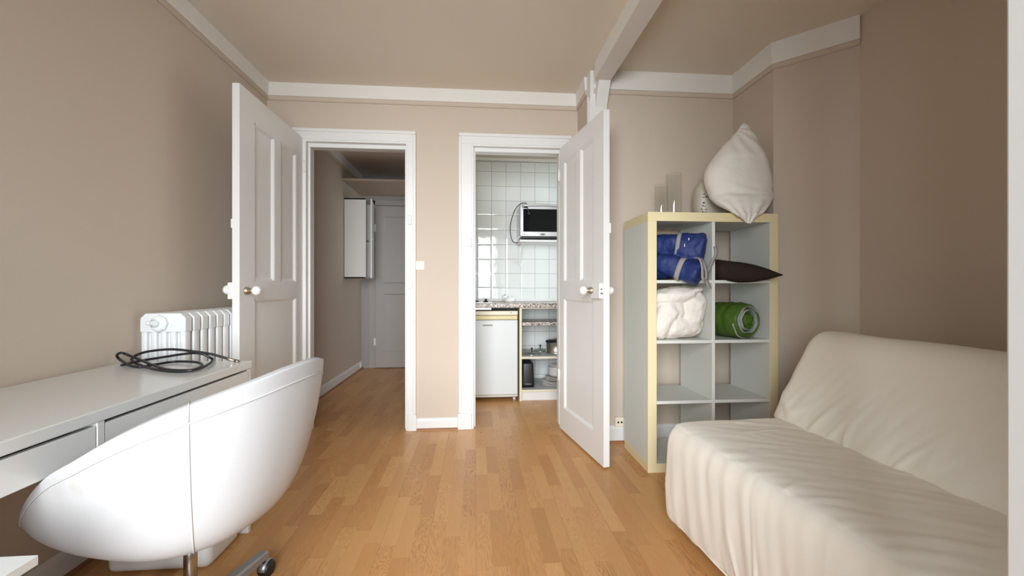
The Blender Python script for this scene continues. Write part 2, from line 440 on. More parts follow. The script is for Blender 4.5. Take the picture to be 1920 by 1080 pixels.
# open casement leaf of that window, its edge is seen at the picture's right rim
def casement():
    bm = NB(); w, h, th, st = 0.735, WZ1 - 0.04, 0.045, 0.07
    box(bm, 0, st, 0, th, 0, 2.45, .004); box(bm, w - st, w, 0, th, 0, 2.45, .004)
    for z0, z1 in ((0, .35), (1.2, 1.24), (2.36, 2.45)): box(bm, st, w - st, 0, th, z0, z1, .003)
    g = NB(); box(g, st - .01, w - st + .01, th / 2 - .002, th / 2 + .002, .34, 2.37)
    p0 = Vector((0.47, YF, 0.03)); p1 = Vector((0.6045, 0.425, 0.03)); d = (p1 - p0).normalized()
    mtx = Matrix.Translation(p0) @ Matrix.Rotation(math.atan2(d.y, d.x), 4, 'Z') @ Matrix.Translation((0, -th, 0))
    bm.transform(mtx); g.transform(mtx)
    o = struct('window_1', bm, M['white'], origin=p0)
    obj('pane', g, M['glass'], o)
casement()
# hallway and kitchen beyond
b = NB(); box(b, XL, 1.5, YE, YE + .1, 0, H); struct('wall_hallway_end', b, M['hall_shaded'])
b = NB(); box(b, -0.30, -0.22, YB + .09, 4.60, 0, H); struct('wall_partition', b, M['wall'])
b = NB(); box(b, -0.22, 1.45, 4.5, 4.6, 0, 2.39); struct('wall_kitchen', b, M['tile'])
b = NB(); box(b, -0.22, 1.45, 4.515, 4.6, 2.39, H); struct('wall_kitchen_upper', b, M['hall_white'])
b = NB(); box(b, 1.40, 1.45, YB + .09, 3.45, 0, H); box(b, 1.40, 1.45, 4.25, 4.5, 0, H); box(b, 1.40, 1.45, 3.45, 4.25, 0, .95); box(b, 1.40, 1.45, 3.45, 4.25, 2.15, H)
struct('wall_kitchen_right', b, M['hall_white'])
b = NB(); box(b, -0.22, 1.40, 4.47, 4.515, 2.40, 2.425); struct('trim_9', b, M['cornice'])

# cornice band and thin picture rail along the walls
def run(pts, prof, m, name):
    """sweep a (offset-from-wall, z) section along a wall line; room lies to the right of travel"""
    bm = NB(); rows = []
    n = len(pts)
    for i, p in enumerate(pts):
        p = Vector(p)
        dirs = []
        if i > 0: dirs.append((p - Vector(pts[i - 1])).normalized())
        if i < n - 1: dirs.append((Vector(pts[i + 1]) - p).normalized())
        nr = [Vector((d.y, -d.x)) for d in dirs]
        if len(nr) == 2:
            s = nr[0] + nr[1]; s = s / max(.2, s.dot(nr[0]))
        else: s = nr[0]
        rows.append([Vector((p.x + s.x * o, p.y + s.y * o, z)) for o, z in prof])
    R, fs = grid(bm, rows, closed_u=True, smooth=False)
    bm.faces.new(R[0]); bm.faces.new(R[-1][::-1])
    bmesh.ops.recalc_face_normals(bm, faces=bm.faces[:])
    return struct(name, bm, m)
corn = [(0, 2.458), (0.012, 2.458), (0.016, 2.47), (0.022, H), (0, H)]
rail = [(0, 2.425), (0.008, 2.425), (0.014, 2.432), (0.014, 2.452), (0.010, 2.458), (0, 2.458)]
run([(XL, YF), (XL, YB), (XS, YB), (XS, 2.96)], corn, M['cornice'], 'trim_1')
run([(XL, YF), (XL, YB), (XS, YB), (XS, 2.96)], rail, M['wall'], 'trim_2')
A = [(XS + .02, YR), (XR1, YR), (XR1, 2.46), (XR2, 2.17)]
run(A, [(o, z - .033 if z < H - .001 else z) for o, z in corn], M['cornice'], 'trim_3')
run(A, [(o, z - .033) for o, z in rail], M['wall'], 'trim_4')
run([(XL, YB + .09), (XL, YE)], corn, M['hall_white'], 'trim_5')
run([(XL, YB + .09), (XL, YE)], rail, M['wall'], 'trim_6')
# ceiling beam, its post at the wall step and the slanting bracket
b = NB(); box(b, XS, 0.895, YF, 2.772, 2.442, H); struct('trim_7', b, M['cornice'])
b = NB()
prism(b, [(2.772, 2.442), (2.772, H), (YR + .01, H), (YR + .01, 1.9), (2.858, 1.9), (2.858, 2.30)], 'x', XS + .03, 0.895)
struct('trim_8', b, M['cornice'])
b = NB()
box(b, XS - .004, XS + .045, 2.864, 2.957, 0, H - .001)
box(b, XS - .010, XS, 2.908, 2.932, 2.02, 2.385, .003); box(b, XS - .009, XS, 2.872, 2.884, 2.06, 2.35, .003)
struct('trim_10', b, M['white'])

# architraves
def architrave(x0, x1, wl, wr, name):
    bm = NB(); y0 = YB - .02
    box(bm, x0 - wl, x0, y0, YB + .002, 0, DH, .003); box(bm, x1, x1 + wr, y0, YB + .002, 0, DH, .003)
    box(bm, x0 - wl, x1 + wr, y0, YB + .002, DH, DH + .060, .003)
    box(bm, x0 - wl - .006, x1 + wr + .006, y0 - .010, YB, DH + .055, DH + .080, .006)          # raised outer bead
    box(bm, x0 - wl - .006, x0 - wl + .016, y0 - .009, YB, .12, DH + .054, .005); box(bm, x1 + wr - .016, x1 + wr + .006, y0 - .009, YB, .12, DH + .054, .005)
    # lining and stop
    box(bm, x0 - .004, x0 + .012, YB - .016, YB + .11, 0, DH - .015); box(bm, x1 - .012, x1 + .004, YB - .016, YB + .11, 0, DH - .015); box(bm, x0 - .003, x1 + .003, YB - .015, YB + .111, DH - .014, DH + .003)
    box(bm, x0 + .010, x0 + .026, YB + .03, YB + .108, 0, DH - .043, .003); box(bm, x1 - .026, x1 - .010, YB + .03, YB + .108, 0, DH - .043, .003)
    box(bm, x0 + .010, x1 - .010, YB + .031, YB + .109, DH - .042, DH - .012, .003)
    # plinth blocks
    box(bm, x0 - wl - .012, x0 - .002, y0 - .012, YB, 0, .12, .004); box(bm, x1 + .002, x1 + wr + .012, y0 - .012, YB, 0, .12, .004)
    return struct(name, bm, M['white'])
a1 = architrave(LD0, LD1, .08, .056, 'trim_11')
b = NB(); box(b, LD1 + .006, LD1 + .034, YB - .034, YB - .012, 1.055, 1.135, .004); box(b, LD1 + .006, LD1 + .030, YB - .034, YB - .012, 1.53, 1.60, .004)
obj('latch_keeper', b, M['white'], a1)
a2 = architrave(RD0, RD1, .094, .06, 'trim_12')
b = NB(); box(b, RD0 - .024, RD0 - .004, YB - .034, YB - .012, 1.37, 1.44, .004); obj('latch_keeper', b, M['white'], a2)

# baseboards with the thin brown beading at the floor
def baseboard(name, pts, h, bead=True, m='white'):
    o = run(pts, [(0, 0), (0.016, 0), (0.016, h - .02), (0.012, h - .008), (0.006, h), (0, h)], M[m], name)
    if bead: run(pts, [(0.014, 0), (0.028, 0), (0.026, .008), (0.018, .014), (0.014, .014)], M['beading'], name + '_beading')
baseboard('baseboard_back', [(LD1 + .068, YB), (RD0 - .106, YB)], .088)
baseboard('baseboard_left', [(XL, YF), (XL, YB), (LD0 - .092, YB)], .10)
baseboard('baseboard_right', [(XS + .05, YR), (XR1, YR), (XR1, 2.46), (XR2, 2.17), (XR2, YF)], .115)
baseboard('baseboard_hallway', [(XL, YB + .09), (XL, YE)], .10, m='hall_white')

# ------------------------------------------------------------------ panelled doors
def door_leaf(bm, w, h, th, panels):
    """local frame: x across from the hinge, y through the leaf (0..th), z up; panels: (x0,x1,z0,z1)"""
    xs = sorted({0, w} | {v for p in panels for v in p[:2]}); zs = sorted({0, h} | {v for p in panels for v in p[2:]})
    for i in range(len(xs) - 1):
        for k in range(len(zs) - 1):
            cx, cz = (xs[i] + xs[i + 1]) / 2, (zs[k] + zs[k + 1]) / 2
            inside = any(p[0] < cx < p[1] and p[2] < cz < p[3] for p in panels)
            if inside: box(bm, xs[i], xs[i + 1], th * .36, th * .64, zs[k], zs[k + 1])
            else: box(bm, xs[i], xs[i + 1], 0, th, zs[k], zs[k + 1])
    for x0, x1, z0, z1 in panels:
        s = .024
        for y0, y1 in ((.001, th * .36), (th - .001, th * .64)):
            m0 = y0 + (y1 - y0) * .15
            prism(bm, [(x0, y0), (x0 + .008, y0), (x0 + s, y1), (x0, y1)], 'z', z0, z1); prism(bm, [(x1, y0), (x1 - .008, y0), (x1 - s, y1), (x1, y1)], 'z', z0, z1)
            prism(bm, [(y0, z0), (y0, z0 + .008), (y1, z0 + s), (y1, z0)], 'x', x0, x1); prism(bm, [(y0, z1), (y0, z1 - .008), (y1, z1 - s), (y1, z1)], 'x', x0, x1)
def place(bm, mtx): bm.transform(mtx); return bm
KNOB = [(0.0, .078), (.012, .077), (.021, .071), (.0265, .060), (.026, .050), (.019, .040), (.011, .034), (.010, .022), (.017, .016), (.018, .004), (.020, 0), (0, 0)]
def knob(parent, o, axis):
    k = NB(); lathe(k, KNOB, o, axis, 24); kk = obj('knob', k, M['porcelain'], parent)
    k = NB(); lathe(k, [(0, .036), (.0125, .036), (.0125, .020), (.019, .018), (.021, .003), (.021, 0), (0, 0)], o, axis, 20); obj('ferrule', k, M['brass'], kk)
# door 1: stands open at right angles to the back wall, hinged on the opening's left side
w1, h1, th1 = 0.835, 2.14, 0.037
m1 = Matrix.Translation((-1.2535 - th1, 3.222, .012)) @ Matrix.Rotation(-PI / 2, 4, 'Z')      # x -> -Y, y -> +X
b = NB(); door_leaf(b, w1, h1, th1, [(.115, .355, 1.085, 1.99), (.435, .68, 1.085, 1.99), (.115, .68, .19, .985)])
d1 = struct('door_1', place(b, m1), M['white'], origin=(-1.2535, 3.222, .012))
knob(d1, (-1.2535, 2.448, 1.045), (1, 0, 0)); knob(d1, (-1.2535 - th1, 2.448, 1.05), (-1, 0, 0))
b = NB(); box(b, -1.2535 - th1 - .028, -1.2535 - th1, 2.392, 2.52, 1.00, 1.09, .004); obj('rim_lock', b, M['white'], d1)
b = NB(); box(b, -1.2535 - th1 - .012, -1.2535 - th1, 2.392, 2.43, 1.38, 1.43, .004); obj('bolt', b, M['white'], d1)
b = NB()
for z in (.35, 1.9): tube(b, [(-1.245, 3.226, z), (-1.245, 3.226, z + .09)], .008, 10)
obj('hinge', b, M['white'], d1)
# door 2: kitchen door, open towards us
hp = Vector((0.628, 3.165, .012)); fp = Vector((0.7435, 2.437, .012)); dv = (fp - hp); w2 = dv.length; ang = math.atan2(dv.y, dv.x)
th2 = .038; h2 = 2.093
m2 = Matrix.Translation(hp) @ Matrix.Rotation(ang, 4, 'Z')        # local +y points away to the right-hand side of the leaf
b = NB(); door_leaf(b, w2, h2, th2, [(.085, .315, 1.09, 1.975), (.385, .60, 1.09, 1.975), (.085, .60, .16, .975)])
d2 = struct('door_2', place(b, m2), M['white'], origin=hp)
nrm = (m2.to_3x3() @ Vector((0, -1, 0))).normalized()
def L2(x, y, z): return m2 @ Vector((x, y, z))
b = NB(); box(b, w2 - .125, w2 - .001, -.026, 0, .985, 1.078, .004); lk = obj('rim_lock', place(b, m2), M['white'], d2)
b = NB(); box(b, w2 - .0015, w2 + .0005, -.018, -.008, 1.037, 1.045); box(b, w2 - .0015, w2 + .004, -.020, -.006, 1.012, 1.020); obj('latch', place(b, m2), M['grey_metal'], lk)
knob(d2, L2(w2 - .105, -.026, 1.033), nrm); knob(d2, L2(w2 - .105, th2, 1.033), -nrm)
b = NB(); box(b, w2 - .04, w2, th2, th2 + .012, 1.37, 1.43, .004); obj('bolt', place(b, m2), M['white'], d2)
b = NB()
for z in (.35, 1.85): tube(b, [hp + Vector((-.004, .006, z)), hp + Vector((-.004, .006, z + .09))], .008, 10)
obj('hinge', b, M['white'], d2)
# door 3: flush panelled door at the end of the hallway
b = NB(); door_leaf(b, .78, 2.13, .036, [(.10, .68, 1.10, 2.0), (.10, .68, .20, .98)])
d3 = struct('door_3', place(b, Matrix.Translation((-1.318, YE - .044, .012))), M['hall_shaded'], origin=(-1.318, YE - .044, .012))
b = NB()
for z in (.3, 1.80): box(b, -1.338, -1.312, YE - .056, YE - .040, z, z + .10, .004)
obj('hinge', b, M['hall_white'], d3)
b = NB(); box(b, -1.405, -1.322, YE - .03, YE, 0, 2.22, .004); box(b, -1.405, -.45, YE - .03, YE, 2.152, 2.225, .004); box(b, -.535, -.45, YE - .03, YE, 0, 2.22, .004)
struct('trim_13', b, M['hall_shaded'])

# ------------------------------------------------------------------ small wall fittings
t = atY(787.5, 498, YB)
s = thing('light_switch', 'cream square light switch on the wall between the two doorways', 'light switch', (t.x, YB, t.z))
b = NB(); box(b, t.x - .034, t.x + .034, YB - .010, YB, t.z - .034, t.z + .034, .003); obj('plate', b, M['cream'], s)
b = NB(); box(b, t.x - .022, t.x + .022, YB - .014, YB - .009, t.z - .023, t.z + .023, .002); obj('rocker', b, M['cream'], s)
t = atY(1160.5, 790, YR)
s = thing('wall_socket', 'cream wall socket above the baseboard beside the cube shelf', 'socket', (t.x, YR, t.z))
b = NB(); box(b, t.x - .034, t.x + .034, YR - .022, YR, t.z - .034, t.z + .034, .004); obj('plate', b, M['cream'], s)
b = NB(); lathe(b, [(0, .0235), (.006, .0235), (.007, .022)], (t.x + .012, YR, t.z), (0, -1, 0), 12); lathe(b, [(0, .0235), (.006, .0235), (.007, .022)], (t.x - .012, YR, t.z), (0, -1, 0), 12); obj('socket_hole', b, M['dark_gap'], s)
r = ray(674, 684); tt = XL / r.x
s = thing('wall_socket', 'white wall socket low on the hallway wall', 'socket', (XL, r.y * tt, CAM_Z + r.z * tt))
yy, zz = r.y * tt, CAM_Z + r.z * tt
b = NB(); box(b, XL, XL + .03, yy - .036, yy + .036, zz - .034, zz + .034, .005); obj('plate', b, M['white'], s)

# ------------------------------------------------------------------ hallway: wall cabinet and high shelf
hc = thing('wall_cabinet', 'narrow white wall cabinet with its door ajar in the hallway', 'cabinet', (XL, 5.17, 1.17))
y0, y1, x1, z0, z1 = 5.04, 5.36, -1.262, 1.17, 2.095
b = NB()
box(b, XL, x1, y0, y0 + .018, z0, z1, .002); box(b, XL, x1, y1 - .018, y1, z0, z1, .002); box(b, XL, x1, y0, y1, z0, z0 + .018, .002); box(b, XL, x1, y0, y1, z1 - .018, z1, .002); box(b, XL, XL + .008, y0, y1, z0, z1)
box(b, XL + .004, x1 - .03, y0 + .02, y1 - .02, 1.62, 1.635)
obj('body', b, M['hall_white'], hc)
b = NB(); box(b, 0, .018, -.31, 0, z0 + .004, z1 - .004, .002)
b.transform(Matrix.Translation((x1, y1, 0)) @ Matrix.Rotation(math.radians(9), 4, 'Z')); dr = obj('door', b, M['hall_white'], hc)
b = NB(); lathe(b, [(0, .02), (.009, .018), (.009, .010), (.005, .006), (.005, 0), (0, 0)], (x1 + .058, y1 - .275, 1.62), (1, -.15, 0), 12); obj('knob', b, M['hall_white'], dr)
b = NB(); box(b, XL, -.30, 4.98, YE - .001, 2.28, 2.305, .003); tag(obj('storage_shelf', b, M['wall']), 'beige deep shelf spanning the hallway above the end door', 'shelf')

# ------------------------------------------------------------------ kitchen
KF = 3.97          # front plane of the units
f = thing('fridge', 'small white undercounter fridge with a yellowed top strip', 'fridge', (.14, KF + .28, 0))
fx0, fx1 = -.105, .392
b = NB(); box(b, fx0, fx1, KF + .045, 4.46, .03, .845, .006); obj('body', b, M['fridge'], f)
b = NB(); box(b, fx0, fx1, KF, KF + .042, .062, .762, .010); fd = obj('door', b, M['fridge'], f)
b = NB(); box(b, fx0 + .002, fx1 - .002, KF - .002, KF + .045, .764, .803, .006)
prism(b, [(fx1 - .19, .770), (fx1 - .03, .782), (fx1 - .03, .800), (fx1 - .19, .800)], 'y', KF - .010, KF)
obj('handle_strip', b, M['yellowed'], fd)
b = NB(); box(b, fx0, fx1, KF + .002, KF + .05, .806, .846, .006); tp = obj('top_strip', b, M['cream'], f)
b = NB(); box(b, fx1 - .072, fx1 - .052, KF, KF + .003, .828, .832); obj('mark', b, M['ink'], tp)
b = NB(); p = atY(914.5, 610, KF); box(b, p.x - .047, p.x + .047, KF - .003, KF + .001, p.z - .006, p.z + .006, .002); obj('badge', b, M['strap'], fd)
b = NB(); box(b, fx0, fx1, KF - .001, KF + .04, .052, .060, .001); obj('door_lip', b, M['cream'], fd)
for x in (fx0 + .04, fx1 - .03):
    b = NB(); tube(b, [(x, KF + .04, 0), (x, KF + .04, .035)], .016, 12); obj('foot', b, M['silver'], f)
# worktop
b = NB(); box(b, -.22, 1.40, KF - .03, 4.5, .877, .918, .005); tag(obj('worktop', b, M['granite']), 'speckled granite worktop above the fridge and open shelves', 'worktop')
b = NB(); box(b, -.20, 1.38, 4.472, 4.5, .918, .950, .006); tag(obj('splash_strip', b, M['white']), 'white sealing strip along the back of the granite worktop', 'strip')
# hob on the worktop
hb = thing('hob', 'thin black hob plate set on the worktop over the fridge', 'hob', (-.02, 4.2, .918))
b = NB(); box(b, -.20, .16, KF + .02, 4.42, .918, .926, .003); obj('plate', b, M['steel'], hb)
b = NB(); lathe(b, [(0, .032), (.010, .032), (.012, .014), (.022, .010), (.024, 0), (0, 0)], (.096, KF + .06, .926), (0, 0, 1), 18); obj('control_knob', b, M['black'], hb)
b = NB(); lathe(b, [(0, .012), (.085, .012), (.09, .004), (.09, 0)], (-.06, 4.22, .926), (0, 0, 1), 28); obj('hotplate', b, M['black'], hb)
b = NB(); box(b, -.20, .145, KF - .012, KF + .01, .858, .876, .002); obj('front_trim', b, M['steel'], hb)
# little white dish on the worktop
wd = thing('dish', 'small round white lidded dish against the tiles on the worktop', 'dish', (.345, 4.36, .918))
b = NB(); lathe(b, [(0, 0), (.050, 0), (.056, .012), (.057, .030), (.052, .030), (.050, .014), (0, .010)], (.345, 4.36, .918), n=28); obj('bowl', b, M['porcelain'], wd)
b = NB(); lathe(b, [(.057, .031), (.055, .040), (.035, .047), (.012, .050), (.011, .060), (0, .062)], (.345, 4.36, .918), n=28); obj('lid', b, M['porcelain'], wd)
wd = thing('tumbler', 'little white cup with something green inside beside the lidded dish', 'cup', (.312, 4.40, .918))
b = NB(); lathe(b, [(0, 0), (.026, 0), (.030, .066), (.027, .066), (.024, .006), (0, .006)], (.300, 4.435, .918), n=20); obj('cup', b, M['porcelain'], wd)
b = NB(); box(b, .286, .314, 4.425, 4.445, .93, .990, .008); obj('sponge', b, M['green'], wd)

# open shelf cabinet under the worktop
cb = thing('open_cabinet', 'open grey kitchen shelf unit under the worktop beside the fridge', 'cabinet', (.9, KF + .25, 0))
cx0, cx1 = .408, 1.385
b = NB(); box(b, cx0, cx0 + .022, KF, 4.49, 0, .876, .002, mi=0); obj('side_panel', b, M['edge_cream'], cb)
b = NB(); box(b, cx1, cx1 + .012, KF, 4.49, 0, .876, .002); obj('side_panel', b, M['edge_cream'], cb)
def board(z, name='shelf'):
    bb = NB(); box(bb, cx0 + .022, cx1, KF + .004, 4.49, z - .018, z); o = obj(name, bb, M['cabinet'], cb)
    bb = NB(); box(bb, cx0 + .022, cx1, KF, KF + .004, z - .019, z + .001); obj('edge_band', bb, M['edge_cream'], o)
board(.105); board(.415)
b = NB(); box(b, cx0 + .022, cx1, KF + .002, KF + .02, .866, .877); obj('top_rail', b, M['edge_cream'], cb)
b = NB(); box(b, cx0 + .022, cx1, KF + .03, KF + .045, 0, .086); obj('plinth', b, M['white'], cb)
b = NB(); box(b, cx0 + .03, cx1 - .005, KF + .02, 4.46, .705, .737, .004)
tag(obj('granite_board', b, M['granite']), 'spare speckled granite board lying inside the open cabinet below the worktop', 'board')
for y in (KF + .08, 4.38):
    b = NB(); box(b, cx0 + .022, cx0 + .05, y, y + .03, .690, .705); obj('bracket', b, M['black'], cb)
    b = NB(); box(b, cx1 - .03, cx1, y, y + .03, .690, .705); obj('bracket', b, M['black'], cb)
# pot
pc = atY(1043, 661, 4.16)
pot = thing('saucepan', 'stainless steel pot with a black handled lid on the middle kitchen shelf', 'pot', (pc.x, 4.16, .415))
b = NB(); lathe(b, [(0, 0), (.096, 0), (.106, .006), (.106, .018), (.100, .024), (.100, .112), (.104, .114), (.104, .118), (.096, .118), (.095, .02), (0, .02)], (pc.x, 4.16, .415), n=40); obj('body', b, M['steel'], pot)
b = NB(); lathe(b, [(.106, .113), (.107, .124), (.095, .130), (.04, .134), (0, .134)], (pc.x, 4.16, .415), n=40); ld = obj('lid', b, M['black'], pot)
b = NB(); box(b, pc.x - .018, pc.x + .018, 4.16 - .125, 4.16 - .095, .415 + .085, .415 + .135, .008); obj('handle', b, M['black'], pot)
b = NB(); lathe(b, [(.008, .134), (.008, .142), (.018, .146), (.018, .150), (0, .152)], (pc.x, 4.16, .415), n=18); obj('lid_knob', b, M['steel'], ld)
# glass lids lying on the middle shelf
def glass_lid(x, y, r, z, label):
    t = thing('pan_lid', label, 'lid', (x, y, z), 'glass pan lids')
    bb = NB(); lathe(bb, [(r, .002), (r * .8, .014), (r * .4, .022), (.012, .024), (.012, .021), (r * .4, .019), (r * .8, .011), (r - .003, .002)], (x, y, z), n=36, closed=True); obj('glass_dome', bb, M['gglass'], t)
    bb = NB(); tube(bb, [(x + r * math.cos(a), y + r * math.sin(a), z + .004) for a in [2 * PI * k / 36 for k in range(36)]], .004, 8, closed=True); obj('rim', bb, M['steel'], t)
    bb = NB(); lathe(bb, [(0, .024), (.005, .024), (.005, .045), (.010, .050), (.010, .062), (0, .064)], (x, y, z), n=14); obj('knob', bb, M['black'], t)
glass_lid(.545, 4.13, .098, .415, 'glass pan lid with steel rim at the front of the middle kitchen shelf')
glass_lid(.660, 4.34, .085, .415, 'smaller glass pan lid behind, against the tiles on the middle kitchen shelf')
# black appliance standing on the bottom shelf
pa = atY(989, 718, 4.12)
ap = thing('toaster', 'black slim appliance standing upright on the bottom kitchen shelf', 'toaster', (pa.x, 4.14, .105))
b = NB(); vs = box(b, pa.x - .062, pa.x + .062, 4.06, 4.26, .110, .345, .022, 4)
for v in b.verts: v.co.x += (-.010 if v.co.x > pa.x else .004) * (v.co.z - .11) / .235
obj('body', b, M['black'], ap, smooth=True)
b = NB(); box(b, pa.x - .058, pa.x + .058, 4.064, 4.256, .105, .118, .004); obj('base', b, M['blackglass'], ap)
b = NB(); box(b, pa.x - .03, pa.x + .03, 4.054, 4.062, .136, .144, .003); obj('trim_line', b, M['grey_metal'], ap)
# crockery: plates and bowls, one by one
PX, PY = atY(1040, 720, 4.16).x, 4.16
def plate_mesh(r, h):
    bb = NB(); lathe(bb, [(0, 0), (r * .6, 0), (r * .68, .004), (r, h), (r, h + .004), (r * .66, .008), (0, .006)], (0, 0, 0), n=40)
    me = bpy.data.meshes.new('plate'); bb.to_mesh(me); bb.free(); me.materials.append(M['crockery']); return me
def bowl_mesh(r, h):
    bb = NB(); lathe(bb, [(0, 0), (r * .62, 0), (r * .75, .008), (r * .97, h * .5), (r, h), (r - .005, h), (r * .92, h * .5), (r * .7, .012), (0, .010)], (0, 0, 0), n=36)
    me = bpy.data.meshes.new('bowl'); bb.to_mesh(me); bb.free(); me.materials.append(M['crockery']); return me
z = .105
ordinal = ['lowest', 'second', 'third', 'fourth', 'fifth']
big, small, bw = plate_mesh(.135, .013), plate_mesh(.100, .012), bowl_mesh(.077, .045)
for i in range(4):
    o = bpy.data.objects.new('dinner_plate', big); C.objects.link(o); o.location = (PX + .003 * (i % 2), PY, z); z += .0115
    tag(o, 'large pale dinner plate, ' + ['lowest of the pile on the bottom kitchen shelf', 'second from below in the pile of crockery', 'third from below in the pile of crockery', 'topmost large one, directly under the side plates'][i], 'plate', 'large dinner plates')
for i in range(3):
    o = bpy.data.objects.new('side_plate', small); C.objects.link(o); o.location = (PX + .006, PY, z + .003); z += .0115
    tag(o, 'medium pale side plate, ' + ['lowest, lying on the large dinner plates', 'middle one of the three in the crockery pile', 'topmost, directly under the bowls'][i], 'plate', 'side plates')
for i in range(4):
    o = bpy.data.objects.new('bowl', bw); C.objects.link(o); o.location = (PX + .010, PY, z + .005); z += .017
    tag(o, 'pale small bowl, ' + ['lowest of the nested bowls, standing on the side plates', 'second from below of the nested bowls', 'third from below of the nested bowls', 'topmost of the nested bowls on the crockery pile'][i], 'bowl', 'nested bowls')

# mini oven on its wall shelf
OX0, OX1, OY0, OY1, OZ0, OZ1 = .430, .885, 4.14, 4.485, 1.548, 1.885
b = NB(); box(b, .425, 1.10, OY0 - .01, 4.5, 1.512, 1.532, .002); sh = tag(obj('wall_shelf', b, M['white']), 'white wall shelf carrying the mini oven on the tiles', 'shelf')
for x in (.47, 1.0):
    b = NB(); box(b, x - .010, x + .010, 4.49, 4.5, 1.29, 1.512, .002); box(b, x - .010, x + .010, 4.25, 4.5, 1.503, 1.512, .002)
    prism(b, [(4.492, 1.30), (4.492, 1.33), (4.30, 1.508), (4.28, 1.508)], 'x', x - .003, x + .003)
    obj('bracket', b, M['white'], sh)
ov = thing('mini_oven', 'silver mini oven with a black glass door on the kitchen wall shelf', 'oven', ((OX0 + OX1) / 2, 4.31, OZ0))
b = NB(); box(b, OX0, OX1, OY0 + .02, OY1, OZ0 + .012, OZ1, .018, 3); bo = obj('body', b, M['silver'], ov)
b = NB(); box(b, OX0 + .02, OX1 - .02, OY0 + .005, OY1 - .01, OZ0 - .004, OZ0 + .02, .003); obj('base', b, M['black'], ov)
for x in (OX0 + .04, OX1 - .04):
    for y in (OY0 + .03, OY1 - .04):
        b = NB(); tube(b, [(x, y, 1.532), (x, y, OZ0)], .012, 10); obj('foot', b, M['black'], ov)
DX1 = OX1 - .012
b = NB()
gx0, gx1, gz0, gz1 = OX0 + .032, DX1 - .03, OZ0 + .062, OZ1 - .052
for x0_, x1_, z0_, z1_ in ((OX0 + .006, gx0, OZ0 + .02, OZ1 - .012), (gx1, DX1, OZ0 + .02, OZ1 - .012), (gx0, gx1, OZ0 + .02, gz0), (gx0, gx1, gz1, OZ1 - .012)):
    box(b, x0_, x1_, OY0, OY0 + .022, z0_, z1_)
dd = obj('door', b, M['silver'], ov)
b = NB(); box(b, gx0, gx1, OY0 + .004, OY0 + .012, gz0, gz1); obj('glass', b, M['blackglass'], dd)
b = NB(); tube(b, spline([(OX0 + .035, OY0, OZ1 - .035), (OX0 + .04, OY0 - .03, OZ1 - .026), (.66, OY0 - .042, OZ1 - .018), (DX1 - .04, OY0 - .03, OZ1 - .026), (DX1 - .035, OY0, OZ1 - .035)], 8), .010, 10)
obj('handle', b, M['silver'], dd)
for x in (OX0 + .03, DX1 - .07):
    b = NB(); box(b, x, x + .04, OY0 - .012, OY0 + .003, OZ1 - .046, OZ1 - .03, .004); obj('handle_mount', b, M['black'], dd)
bp = atY(1017.7, 439.5, OY0)
b = NB(); lathe(b, [(0, .003), (.026, .003), (.027, 0)], (0, 0, 0), (0, -1, 0), 28)
b.transform(Matrix.Translation((bp.x, OY0, bp.z)) @ Matrix.Diagonal((1, 1, .36, 1))); bd = obj('badge', b, M['ink'], dd)
def lettering(txt, size, x, y, z, m, parent):
    cu = bpy.data.curves.new('lettering', 'FONT'); cu.body = txt; cu.size = size; cu.extrude = .0004; cu.align_x = 'CENTER'; cu.align_y = 'CENTER'
    cu.materials.append(m)
    tmp = bpy.data.objects.new('lettering', cu); C.objects.link(tmp)
    bpy.context.view_layer.update()
    me = bpy.data.meshes.new_from_object(tmp.evaluated_get(bpy.context.evaluated_depsgraph_get()))
    bpy.data.objects.remove(tmp); bpy.data.curves.remove(cu)
    me.transform(Matrix.Rotation(PI / 2, 4, 'X'))
    if not me.materials: me.materials.append(m)
    o = bpy.data.objects.new('lettering', me); C.objects.link(o); o.parent = parent
    o.location = Vector((x, y, z)) - world_off(parent)
lettering("DeLonghi", .0115, bp.x, OY0 - .0038, bp.z, M['silver'], bd)
b = NB(); lathe(b, [(0, .001), (.005, .001), (.005, 0)], (OX0 + .044, OY0, bp.z), (0, -1, 0), 14)
obj('print', b, M['ink'], dd)
b = NB(); box(b, OX0 + .054, OX0 + .092, OY0 - .001, OY0, bp.z - .0015, bp.z + .0015); obj('print', b, M['grey_metal'], dd)
pts = [atY(x, y, 4.13) if i < 3 else atY(x, y, 4.2) for i, (x, y) in enumerate([(981, 383), (973, 384), (966, 393)])] + [atY(x, y, 4.25) for x, y in [(959, 412), (956.5, 428), (958, 443), (962, 453), (969, 455)]]
pts = [Vector((.475, 4.16, 1.893)), Vector((.44, 4.20, 1.892))] + pts[2:] + [Vector((.46, 4.42, 1.545))]
b = NB(); tube(b, spline(pts, 8), .0042, 8); obj('power_cord', b, M['black'], ov)
b = NB(); tube(b, spline([Vector((.475, 4.16, 1.893)), Vector((.49, 4.12, 1.88)), Vector((.50, 4.112, 1.84)), Vector((.51, 4.112, 1.80))], 6), .0042, 8)
lathe(b, [(0, 0), (.011, .002), (.013, .022), (.006, .034), (0, .035)], (.512, 4.115, 1.768), (0, 0, 1), 12); obj('plug', b, M['black'], ov)

